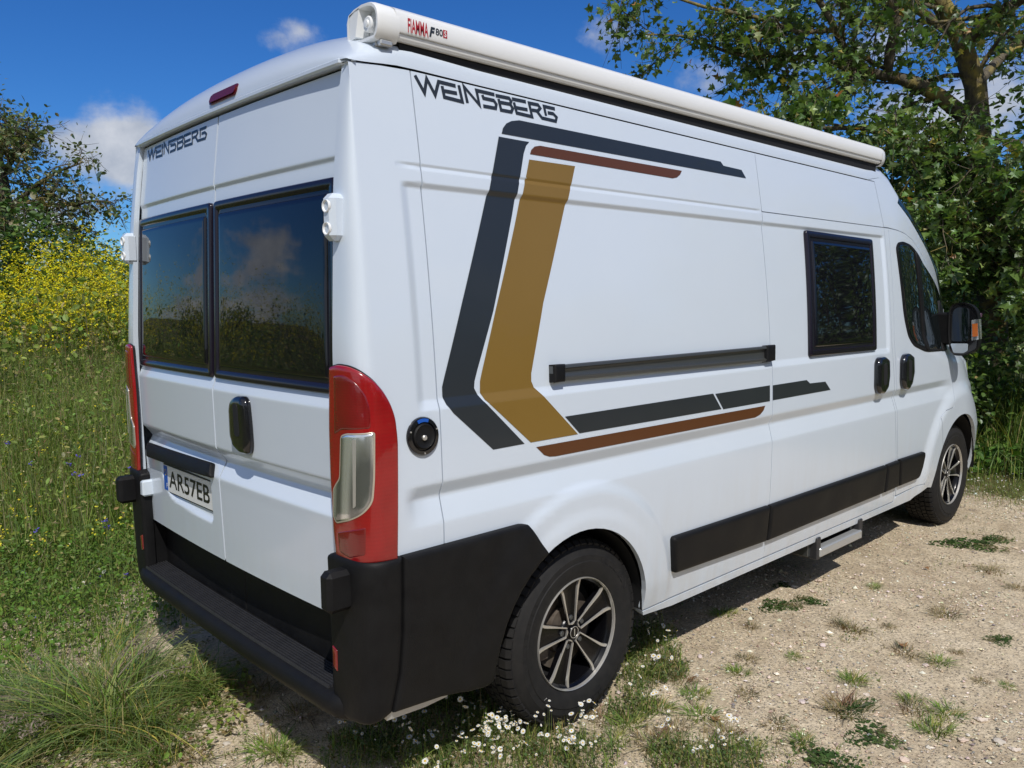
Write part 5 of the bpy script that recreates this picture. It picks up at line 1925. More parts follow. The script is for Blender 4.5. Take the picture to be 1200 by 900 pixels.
def build_left_trees():
    D = 19.0
    b = at_dist(20, 340, D); b[2] = float(gz(b[0], b[1])) - 0.1
    limbs = [([b] + [at_dist(px, py, D) for px, py in ((14, 300), (8, 255), (2, 210), (-6, 170), (-14, 130))], [0.22, 0.19, 0.16, 0.12, 0.08, 0.03]),
             limb([(8, 255, D), (25, 232, D - .4), (45, 215, D - .6), (70, 200, D - .8), (98, 190, D - 1)], 0.07, 0.012),
             limb([(25, 235, D - .3), (55, 240, D - .6), (85, 240, D - .9), (112, 235, D - 1), (132, 237, D - 1)], 0.05, 0.01),
             limb([(2, 205, D), (20, 180, D - .5), (38, 162, D - .7), (60, 148, D - .7)], 0.06, 0.012),
             limb([(-6, 172, D), (10, 155, D + .4), (25, 142, D + .5)], 0.05, 0.012),
             limb([(30, 245, D - .2), (60, 262, D - .5), (90, 268, D - .7), (115, 272, D - .7)], 0.04, 0.01),
             limb([(5, 230, D), (-40, 200, D), (-80, 180, D), (-120, 175, D)], 0.07, 0.02),
             limb([(0, 190, D), (-40, 150, D), (-80, 120, D)], 0.07, 0.02),
             limb([(10, 270, D), (-20, 260, D - .5), (-60, 255, D - .8)], 0.06, 0.02)]
    spec = [(22, 1.1, 0.15, 0.2), (15, 0.8, 0.3, 0.1), (13, 0.7, 0.35, 0.1), (14, 0.8, 0.2, 0.1), (12, 0.8, 0.15, 0.1), (11, 0.7, 0.4, 0.1), (16, 1.2, 0.2, 0.1), (16, 1.2, 0.2, 0.1), (12, 1, 0.3, 0.1)]
    make_tree('field_tree', 'loose-crowned tree with thin drooping twigs beyond the yellow flowers', limbs, spec, 23, 0.088, 3.3, DULL, OVAL, twig_r=0.006, spread=0.10)
    for i, (px, py, d, rad, n, lab) in enumerate(((-20, 340, 15.0, (1.5, 1.3, 2.0), 5200, 'dark shrub under the loose-crowned tree'), (45, 345, 16.0, (1.3, 1.2, 1.75), 4500, 'dark rounded shrub behind the yellow flowers'), (112, 345, 24.0, (1.3, 1.3, 2.0), 2600, 'small round tree far off beside the van'), (150, 345, 27.0, (1.6, 1.4, 1.7), 2200, 'far dark shrub just showing past the van edge'))):
        q = at_dist(px, py, d)
        bush('field_shrub', lab, (q[0], q[1], 0), rad, n, 0.10 if d < 20 else 0.15, HEDGE if i != 2 else GREEN, OVAL, 60 + i, cat='shrub', group='shrubs at the field edge')
    # hedgerow and trees on the other side of the track, behind the camera; they show in the glass
    for i in range(9):
        a = math.radians(-152 + i * 17)
        rr = 13.5 + 2 * math.sin(i * 2.1)
        x, y = 1.0 + rr * math.cos(a), -3 + rr * math.sin(a)
        bush('hedgerow_bush', 'hedgerow bush on the far side of the track', (x, y, 0), (2.2, 2.2, 3.1 + 0.9 * math.sin(i * 1.7)), 4200, 0.20, HEDGE, OVAL, 130 + i, group='hedgerow across the track')
    for i, (x, y) in enumerate(((-16, 4), (-17, 9), (-14, 14), (-9, 19), (-19, -1))):
        bush('hedgerow_bush', 'hedgerow bush along the far edge of the field', (x, y, 0), (2.3, 2.3, 0.9 + 0.12 * i), 2600, 0.15, HEDGE, OVAL, 160 + i, group='hedgerow along the field')


# ------------------------------------------------------------------ meadow
def scatter(n, x0, x1, y0, y1, seed, dens=None):
    r = np.random.default_rng(seed)
    P = np.stack([r.uniform(x0, x1, n), r.uniform(y0, y1, n)], 1)
    if dens is not None:
        P = P[r.random(n) < dens(P[:, 0], P[:, 1])]
    return np.column_stack([P, gz(P[:, 0], P[:, 1])])


def off_van(P, m=0.05):
    inside_ = (P[:, 0] > 0.1 - m) & (P[:, 0] < 5.9 + m) & (np.abs(P[:, 1]) < 1.0 + m)
    return P[~inside_]


def build_meadow():
    r = np.random.default_rng(5)
    # tall grass along the left of the track; thickest where the photograph looks
    parts = []
    P1 = scatter(60000, -0.9, 4.2, 2.0, 8.5, 31, lambda x, y: smo(2.2, 3.6, y - 0.12 * x + 0.8 * (value_noise(x, y, 1.0, 4) - 0.5)) * np.clip(1.15 - 0.25 * np.abs(x - (0.25 + 0.2 * (y - 3))), 0.15, 1))
    P2 = scatter(26000, -14, 9, 3.0, 16, 32, lambda x, y: smo(3.0, 4.0, y) * ((x < -0.9) | (x > 4.2) | (y > 8.5)))
    for k, (P, wd) in enumerate(((P1, 0.006), (P2, 0.014))):
        P = off_van(P, 0.3)
        n = len(P)
        rr = np.random.default_rng(33 + k)
        h = (0.30 + 0.52 * smo(2.4, 5.0, P[:, 1])) * rr.uniform(0.55, 1.25, n)
        t = tones(n, GRASSC + [(1.5, 0.30, 0.26, 0.15)], 34 + k, 0.2)
        parts.append(blade_soup(P, h, wd * rr.uniform(0.6, 1.4, n), rr.uniform(0, 6.28, n), np.abs(rr.normal(0.28, 0.2, n)), t, 35 + k))
    # seed heads on the tallest
    sel = P1[np.random.default_rng(3).choice(len(P1), 5000)]
    sel = off_van(sel, 0.3)
    rr = np.random.default_rng(36)
    hd = sel.copy(); hd[:, 2] += (0.30 + 0.52 * smo(2.4, 5.0, sel[:, 1])) * rr.uniform(0.75, 1.3, len(sel))
    parts.append(leaf_soup(hd, rr.uniform(0.025, 0.055, len(hd)), tones(len(hd), DRYC, 37), (DIAMOND[0] * np.array([0.28, 1, 1]), DIAMOND[1]), up=0, drop=-0.8, seed=38))
    # leafy weeds, stalks and stray yellow flowers mixed through it
    Q = off_van(scatter(30000, -0.9, 3.4, 1.9, 7.5, 231, lambda x, y: smo(2.0, 3.2, y - 0.12 * x) * (0.2 + 0.8 * smo(0.42, 0.6, value_noise(x, y, 1.5, 232))) * np.clip(1.15 - 0.25 * np.abs(x - (0.25 + 0.2 * (y - 3))), 0.15, 1)), 0.2)
    hq = (0.30 + 0.52 * smo(2.4, 5.0, Q[:, 1])) * rr.uniform(0.1, 0.95, len(Q))
    Q[:, 2] += hq
    parts.append(leaf_soup(Q, rr.uniform(0.018, 0.06, len(Q)), tones(len(Q), GRASSC + [(4, 0.12, 0.21, 0.04), (2, 0.19, 0.27, 0.07), (0.6, 0.36, 0.30, 0.18)], 233, 0.25), (OVAL[0] * np.array([0.75, 1, 1]), OVAL[1]), up=0.5, seed=234))
    Y_ = off_van(scatter(1500, -0.9, 3.4, 2.4, 6.5, 235, lambda x, y: smo(0.45, 0.62, value_noise(x, y, 0.8, 236))), 0.2)
    Y_[:, 2] += (0.30 + 0.52 * smo(2.4, 5.0, Y_[:, 1])) * rr.uniform(0.5, 1.1, len(Y_))
    Y_ = np.repeat(Y_, 4, 0) + rr.normal(size=(len(Y_) * 4, 3)) * 0.010
    parts.append(leaf_soup(Y_, rr.uniform(0.012, 0.024, len(Y_)), tones(len(Y_), [(3, 0.70, 0.62, 0.05), (1, 0.6, 0.58, 0.3)], 237, 0.1), DIAMOND, up=0.8, drop=0, seed=238))
    V, F, T = merge(parts)
    g = big_mesh('tall_grass', V, F, 'grass', None, T)
    tag(g, 'tall wild grass covering the bank beside the van', 'grass', kind='stuff')
    # wild mustard: stems, leaves and yellow heads
    M = scatter(3000, -0.6, 4.5, 5.0, 10.5, 41, lambda x, y: smo(5.2, 6.2, y - 0.1 * x) * (0.25 + 0.75 * smo(0.40, 0.58, value_noise(x, y, 0.9, 444))) * np.clip(1.2 - 0.35 * np.abs(x - (0.35 + 0.22 * (y - 4))), 0.12, 1))
    M2 = scatter(1500, -12, 7, 5.0, 13, 42, lambda x, y: ((x < -0.6) | (x > 4.5)) * 1.0)
    M = np.vstack([M, M2]); n = len(M)
    rr = np.random.default_rng(43)
    h = rr.uniform(0.95, 1.85, n) * (1 + 0.22 * (value_noise(M[:, 0], M[:, 1], 0.8, 44) - 0.5) * 3)
    az = rr.uniform(0, 6.28, n)
    parts = [blade_soup(M, h, rr.uniform(0.006, 0.011, n), az, np.abs(rr.normal(0.1, 0.08, n)), tones(n, [(2, 0.10, 0.14, 0.035), (1, 0.16, 0.12, 0.06)], 45), 46)]
    lv = np.repeat(M, 9, 0); lh = np.repeat(h, 9)
    q = lv + rr.normal(size=(len(lv), 3)) * np.array([0.07, 0.07, 0])
    q[:, 2] += lh * rr.uniform(0.1, 0.9, len(lv))
    parts.append(leaf_soup(q, rr.uniform(0.04, 0.10, len(q)), tones(len(q), GRASSC, 47), OVAL, seed=48))
    V, F, T = merge(parts)
    g = big_mesh('mustard_plants', V, F, 'grass', None, T)
    tag(g, 'mass of wild mustard stems and leaves behind the tall grass', 'wildflowers', kind='stuff')
    k = 8
    fl = np.repeat(M, k, 0); fh = np.repeat(h, k)
    fl = fl + rr.normal(size=(len(fl), 3)) * np.array([0.085, 0.085, 0.0])
    fl[:, 2] += fh * np.clip(rr.normal(0.95, 0.13, len(fl)), 0.4, 1.12)
    fl = np.repeat(fl, 4, 0) + rr.normal(size=(len(fl) * 4, 3)) * 0.012
    yt = tones(len(fl), [(4, 0.74, 0.64, 0.025), (2, 0.70, 0.64, 0.06), (1, 0.48, 0.46, 0.04)], 49, 0.1)
    V, F, T = leaf_soup(fl, rr.uniform(0.018, 0.034, len(fl)), yt, DIAMOND, up=0.6, drop=0, seed=50)
    g = big_mesh('mustard_blossom', V, F, 'petal', None, T)
    tag(g, 'haze of small yellow mustard blossoms over the grass bank', 'wildflowers', kind='stuff')
    # leafy ground cover at the edge of the bank
    P = scatter(52000, -0.9, 2.6, 0.6, 4.2, 51, lambda x, y: smo(0.62, 1.35, y - 0.10 * x + 1.4 * (value_noise(x, y, 1.7, 52) - 0.5)) * (1 - 0.75 * smo(3.2, 4.2, y)))
    P = off_van(P, 0.08)
    rr = np.random.default_rng(53)
    P[:, 2] += rr.uniform(0.0, 0.17, len(P)) ** 1.0 * (0.3 + value_noise(P[:, 0], P[:, 1], 2.2, 54) * 1.6)
    parts = [leaf_soup(P, rr.uniform(0.012, 0.032, len(P)), tones(len(P), [(4, 0.10, 0.19, 0.025), (3, 0.15, 0.24, 0.04), (1, 0.075, 0.13, 0.02), (0.5, 0.28, 0.26, 0.10)], 55), OVAL, up=0.8, seed=56)]
    B = scatter(14000, -0.9, 2.6, 0.5, 4.0, 57, lambda x, y: smo(0.45, 1.35, y - 0.10 * x + 1.4 * (value_noise(x, y, 1.7, 52) - 0.5)))
    B = off_van(B, 0.08)
    parts.append(blade_soup(B, rr.uniform(0.06, 0.26, len(B)), rr.uniform(0.003, 0.006, len(B)), rr.uniform(0, 6.28, len(B)), np.abs(rr.normal(0.4, 0.3, len(B))), tones(len(B), GRASSC, 58), 59))
    V, F, T = merge(parts)
    g = big_mesh('ground_cover', V, F, 'grass', None, T)
    tag(g, 'low leafy weeds creeping over the edge of the gravel', 'weeds', kind='stuff')
    # grass in front of the thicket
    P = scatter(26000, 5.6, 9.5, -4.5, 3.0, 61, lambda x, y: smo(6.6, 7.3, x + 0.15 * y + 0.7 * (value_noise(x, y, 1.0, 62) - 0.5)))
    P = off_van(P, 0.1)
    rr = np.random.default_rng(63)
    h = (0.30 + 0.75 * smo(6.9, 7.8, P[:, 0])) * rr.uniform(0.5, 1.2, len(P))
    parts = [blade_soup(P, h, rr.uniform(0.006, 0.013, len(P)), rr.uniform(0, 6.28, len(P)), np.abs(rr.normal(0.35, 0.22, len(P))), tones(len(P), GRASSC + [(5, 0.075, 0.15, 0.028)], 64), 65)]
    P = scatter(9000, 6.4, 7.8, -4.0, 1.0, 66, lambda x, y: smo(6.55, 7.0, x + 0.2 * y + 0.6 * (value_noise(x, y, 1.5, 67) - 0.5)))
    P = off_van(P, 0.1)
    P[:, 2] += rr.uniform(0.02, 0.28, len(P))
    parts.append(leaf_soup(P, rr.uniform(0.04, 0.085, len(P)), tones(len(P), [(3, 0.08, 0.17, 0.028), (2, 0.12, 0.22, 0.04), (1, 0.06, 0.12, 0.02)], 68), OVAL, up=0.7, seed=69))
    V, F, T = merge(parts)
    g = big_mesh('verge_grass', V, F, 'grass', None, T)
    tag(g, 'lush green grass and weeds at the foot of the thicket', 'grass', kind='stuff')
    # short turf with tiny white flowers before it
    P = scatter(26000, 4.9, 7.6, -3.2, -0.2, 71, lambda x, y: smo(5.6, 6.6, x + 0.25 * (y + 1) + 1.2 * (value_noise(x, y, 1.6, 72) - 0.5)))
    P = off_van(P, 0.02)
    rr = np.random.default_rng(73)
    parts = [blade_soup(P, rr.uniform(0.02, 0.07, len(P)), rr.uniform(0.003, 0.006, len(P)), rr.uniform(0, 6.28, len(P)), np.abs(rr.normal(0.5, 0.3, len(P))), tones(len(P), GRASSC + DRYC, 74), 75, 2)]
    Q = P[rr.choice(len(P), 900)] + np.array([0, 0, 0.05])
    parts.append(leaf_soup(Q, rr.uniform(0.012, 0.024, len(Q)), tones(len(Q), [(1, 0.75, 0.74, 0.68)], 76, 0.06), OVAL, up=1.5, seed=77))
    V, F, T = merge(parts)
    g = big_mesh('turf', V, F, 'grass', None, T)
    tag(g, 'short dry turf dotted with tiny white flowers', 'grass', kind='stuff')


def build_sparse_weeds():
    """thin straggling weeds that run together between the tufts, thickest near the wheel tracks"""
    def dens(x, y):
        n1 = value_noise(x, y, 2.2, 181, 4)
        near = np.exp(-(((x - 1.4) / 1.1) ** 2 + ((y + 1.35) / 0.45) ** 2)) + 0.8 * np.exp(-(((x - 0.4) / 0.8) ** 2 + ((y + 0.2) / 0.7) ** 2)) + 0.22
        return smo(0.52, 0.66, n1) * np.clip(near, 0, 1)
    P = scatter(60000, -0.8, 6.0, -3.0, 1.2, 182, dens)
    r = np.random.default_rng(183)
    n = len(P)
    parts = [blade_soup(P, r.uniform(0.010, 0.05, n), r.uniform(0.0022, 0.0045, n), r.uniform(0, 6.28, n), np.abs(r.normal(0.8, 0.4, n)), tones(n, GRASSC + DRYC + DRYC, 184), 185, 2)]
    Q = P[r.random(n) < 0.6].copy(); Q[:, 2] += r.uniform(0.002, 0.02, len(Q))
    parts.append(leaf_soup(Q, r.uniform(0.006, 0.016, len(Q)), tones(len(Q), [(3, 0.10, 0.15, 0.04), (2, 0.16, 0.19, 0.06), (2, 0.30, 0.22, 0.11)], 186), OVAL, up=0.9, seed=187))
    V, F, T = merge(parts)
    g = big_mesh('sparse_weeds', V, F, 'grass', None, T)
    tag(g, 'thin straggling weeds spread over the gravel by the wheel', 'weeds', kind='stuff')


# ------------------------------------------------------------------ stones on the track
def build_gravel():
    oct_v = np.array([(1, 0, 0), (-1, 0, 0), (0, 1, 0), (0, -1, 0), (0, 0, 1), (0, 0, -1)], float)
    oct_f = np.array([(0, 2, 4), (2, 1, 4), (1, 3, 4), (3, 0, 4), (2, 0, 5), (1, 2, 5), (3, 1, 5), (0, 3, 5)])
    r = np.random.default_rng(81)
    P = scatter(75000, -1.0, 6.6, -3.2, 2.2, 82, lambda x, y: (1 - smo(0.45, 0.75, cover_at(x, y))) * (0.25 + 0.75 * smo(0.42, 0.6, value_noise(x, y, 1.4, 83))))
    n = len(P)
    s = 0.0030 + 0.0060 * r.random(n) ** 3 + 0.008 * (r.random(n) < 0.015)
    sc = s[:, None] * r.uniform(0.6, 1.3, (n, 3)) * np.array([1.15, 1.0, 0.7])
    V = oct_v[None] * sc[:, None, :] * r.uniform(0.75, 1.2, (n, 6, 1))
    a = r.uniform(0, 6.28, n)
    x = V[..., 0] * np.cos(a)[:, None] - V[..., 1] * np.sin(a)[:, None]; y = V[..., 0] * np.sin(a)[:, None] + V[..., 1] * np.cos(a)[:, None]
    V = np.stack([x, y, V[..., 2]], -1) + P[:, None, :] + np.array([0, 0, 0.004])
    F = (oct_f[None] + (np.arange(n) * 6)[:, None, None]).reshape(-1, 3)
    t = np.repeat(tones(n, [(4, 0.52, 0.43, 0.31), (3, 0.62, 0.55, 0.43), (2, 0.34, 0.27, 0.19), (1.2, 0.74, 0.69, 0.60), (1.0, 0.20, 0.19, 0.175)], 84, 0.15), 6, 0)
    g = big_mesh('gravel', V.reshape(-1, 3), F, 'stone', None, t)
    tag(g, 'loose pale gravel scattered over the track', 'gravel', kind='stuff')
    # stones large enough to pick out
    import bmesh
    spots = [(960, 681, .03), (964, 757, .025), (1010, 663, .03), (930, 688, .022), (905, 668, .02), (1078, 700, .02), (1150, 845, .03), (1170, 870, .028), (1128, 868, .024), (940, 823, .02), (1015, 815, .022), (985, 770, .018), (1060, 892, .03), (725, 812, .018), (240, 852, .02), (265, 872, .018), (62, 668, .035), (52, 690, .03), (75, 690, .028), (215, 812, .018), (905, 755, .016), (1085, 780, .018), (1190, 880, .026), (880, 875, .02), (300, 890, .02), (820, 770, .018)]
    metas = []
    for k in range(4):
        bm = bmesh.new(); bmesh.ops.create_icosphere(bm, subdivisions=2, radius=1.0)
        rr = np.random.default_rng(90 + k)
        for v in bm.verts:
            v.co *= 1 + 0.22 * rr.normal()
            v.co.z *= 0.55
        me = bpy.data.meshes.new('stone'); bm.to_mesh(me); bm.free()
        c = tones(1, [(1, 0.50, 0.42, 0.33), (1, 0.58, 0.51, 0.43)], 95 + k, 0.1)[0]
        a = me.attributes.new('tone', 'FLOAT_COLOR', 'POINT')
        a.data.foreach_set('color', np.tile(np.array([*c, 1.0], np.float32), len(me.vertices)))
        me.materials.append(MATS['stone']); metas.append(me)
    for k, (px, py, s) in enumerate(spots):
        q = ground_px(px, py)
        o = bpy.data.objects.new('stone', metas[k % 4]); COL.objects.link(o)
        o.location = (q[0], q[1], q[2] + s * 0.15); s *= 0.72; o.scale = (s * r.uniform(.8, 1.3), s * r.uniform(.7, 1), s * r.uniform(.5, .9)); o.rotation_euler = (0, 0, r.uniform(0, 6))
        lab = 'pale stone half buried in the gravel track' if px > 400 else 'pale stone lying among the weeds behind the van'
        tag(o, lab, 'stone', 'pale stones on the track' if px > 400 else 'stones behind the van')


# ------------------------------------------------------------------ small plants
def tuft_mesh(kind, seed):
    r = np.random.default_rng(seed)
    if kind == 'mat':
        n = 420
        a = r.uniform(0, 6.28, n); d = r.random(n) ** 0.6 * (1 + 0.3 * np.sin(3 * a + seed))
        P = np.stack([np.cos(a) * d * 0.10, np.sin(a) * d * 0.06, 0.004 + 0.022 * r.random(n) * (1.2 - d)], 1)
        return leaf_soup(P, r.uniform(0.007, 0.016, n), tones(n, [(4, 0.055, 0.10, 0.025), (2, 0.09, 0.14, 0.04), (1, 0.16, 0.15, 0.07)], seed), OVAL, up=1.0, seed=seed)
    n = 110 if kind == 'dry' else 150
    a = r.uniform(0, 6.28, n); d = r.random(n) ** 0.7 * 0.05
    P = np.stack([np.cos(a) * d, np.sin(a) * d, np.zeros(n)], 1)
    pal = DRYC if kind == 'dry' else GRASSC
    return blade_soup(P, r.uniform(0.02, 0.065, n), r.uniform(0.0025, 0.0045, n), a + r.normal(size=n) * 0.5, np.abs(r.normal(0.7, 0.35, n)), tones(n, pal, seed), seed)


def build_tufts():
    r = np.random.default_rng(101)
    protos = {}
    labs = {'mat': ('flat mat of dark green weed on the gravel', 'weed mats on the gravel'), 'grass': ('small green grass tuft sprouting from the gravel', 'grass tufts on the gravel'), 'dry': ('small dry straw-coloured tuft on the gravel', 'dry tufts on the gravel')}
    for k in labs:
        protos[k] = []
        for j in range(3):
            V, F, T = tuft_mesh(k, 200 + j + 10 * len(k))
            o = big_mesh('weed_tuft', V, F, 'grass', None, T)
            protos[k].append(o.data); bpy.data.objects.remove(o)
    spots = [(912, 711, 'mat', 1.1), (950, 705, 'mat', .8), (917, 686, 'mat', .6), (997, 738, 'dry', 1.2), (985, 733, 'dry', 1), (1025, 689, 'grass', .9), (1133, 639, 'mat', 1.7), (1165, 634, 'mat', 1.3), (1108, 720, 'dry', 1.3), (1100, 777, 'grass', .9), (1171, 750, 'mat', .8), (1000, 799, 'grass', 1.2), (995, 834, 'dry', 1.5), (1000, 830, 'mat', .9), (1022, 862, 'mat', 1.1), (970, 896, 'mat', 1.6), (1108, 838, 'grass', 1.1), (1093, 857, 'grass', 1.2), (1071, 833, 'dry', 1.1), (1066, 821, 'grass', .7), (874, 774, 'dry', .9), (865, 789, 'grass', .9), (822, 840, 'grass', 1.2), (876, 814, 'dry', .8), (847, 720, 'grass', 1.0), (1161, 670, 'dry', 1.3), (1190, 690, 'dry', 1.0), (1060, 765, 'dry', 1.2), (925, 640, 'grass', .8), (930, 770, 'grass', .7), (800, 800, 'dry', 1.1), (815, 815, 'grass', 1.1), (770, 830, 'grass', 1.1), (790, 855, 'dry', 1.2), (850, 860, 'dry', 1.1), (910, 850, 'dry', .9), (880, 880, 'grass', 1.0), (770, 870, 'dry', 1.3), (735, 850, 'grass', 1.2), (720, 870, 'grass', 1.1), (1150, 800, 'dry', .7), (1040, 735, 'dry', .6), (880, 735, 'dry', .7), (755, 790, 'grass', 1.3), (790, 780, 'dry', 1.1), (705, 845, 'dry', 1.0), (330, 885, 'grass', 1.2), (305, 810, 'dry', 1.3), (270, 800, 'grass', 1.4), (250, 830, 'grass', .9), (215, 850, 'grass', 1.1), (350, 840, 'dry', 1.3), (322, 880, 'grass', 1.4), (400, 870, 'grass', 1.2), (440, 880, 'grass', 1.3), (60, 690, 'grass', 1.2), (90, 745, 'grass', 1.4), (150, 745, 'grass', 1.5), (20, 880, 'dry', 1.6), (230, 890, 'dry', 1.2), (1120, 765, 'dry', .5), (940, 870, 'grass', .8), (1180, 805, 'grass', .6)]
    for k, (px, py, kind, s) in enumerate(spots):
        q = ground_px(px, py)
        o = bpy.data.objects.new('weed_tuft', protos[kind][k % 3]); COL.objects.link(o)
        o.location = (q[0], q[1], q[2] + 0.002); o.rotation_euler = (0, 0, r.uniform(0, 6.28)); o.scale = (s * r.uniform(0.9, 1.4), s * r.uniform(0.9, 1.4), s * r.uniform(0.35, 0.75))
        x, y = q[0], q[1]
        size = 'broad' if s >= 1.4 else 'small' if s >= 1.0 else 'tiny'
        place = ('behind the rear bumper' if x < 0.35 and y < 1.2 else 'at the foot of the grass bank' if y > 1.0 else 'close by the front wheel' if x > 4.2 else 'on the track below the entry step' if x > 2.7 and y > -1.6 else 'among the daisies by the rear tyre' if x < 1.75 and y > -1.75 else 'in the middle of the open gravel' if x > 2.0 and y < -1.6 else 'on the gravel below the side moulding' if x > 1.7 else 'at the near edge of the gravel')
        what = {'mat': 'flat mat of dark green weed', 'grass': 'green grass tuft', 'dry': 'dry straw-coloured tuft'}[kind]
        tag(o, size + ' ' + what + ' ' + place, 'weed', labs[kind][1] + ', ' + place)


def daisy_head():
    m = MB()
    n = 11
    for k in range(n):
        a = 2 * PI * k / n
        c, s = math.cos(a), math.sin(a)
        def q(r, t, z): return (r * c - t * s, r * s + t * c, z)
        m.add([q(0.28, -0.06, 0.02), q(0.28, 0.06, 0.02), q(0.75, 0.17, 0.06), q(1.0, 0.07, -0.02), q(1.0, -0.07, -0.02), q(0.75, -0.17, 0.06)], [(0, 1, 2, 3, 4, 5)], 0)
    m.lathe([(0.36, 0.0), (0.33, 0.08), (0.2, 0.14), (0.0, 0.16)], 10, 1)
    # lathe turns about y: bring the disc upright
    v = np.array(m.v); k0 = n * 6
    d = v[k0:].copy(); v[k0:] = np.stack([d[:, 0], d[:, 2], d[:, 1]], 1)
    m.v = [tuple(p) for p in v]
    return m


DAISY = ['densest clump of white daisies spreading from the foot of the rear tyre', 'full daisy clump on the sunny side of the densest clump', 'daisy clump along the edge of the bumper shadow', 'daisy clump on the outer fringe of the dense daisy patch',
         'thin daisy clump where the dense patch meets bare gravel', 'ragged daisy clump half in the bumper shadow', 'daisies pressed against the shaded tread of the rear tyre',
         'daisy patch under the edge of the body just ahead of the rear tyre', 'daisies on the sunny rim of the shadow ahead of the rear tyre', 'green daisy patch on gravel level with the rear wheel hub', 'sparse daisies beside the sunlit lower sidewall of the rear tyre', 'lone few daisies on gravel below the rear moulding end', 'daisies tucked between the rear tyre and the van shadow',
         'low daisy plant with many blooms on open gravel', 'daisy plant at the outer end of the open gravel row', 'few-bloomed daisy plant joining the dense patch to the open gravel',
         'shaded daisies under the bumper corner seam', 'shaded daisies between the bumper and the rear tyre', 'shaded daisies under the end of the rear step', 'shaded daisies in the middle of the bumper shadow', 'shaded daisies hard behind the rear tyre', 'shaded daisies deep under the bumper side',
         'daisy plant in the green weeds beyond the step end', 'small daisy plant at the lip of the grass bank']


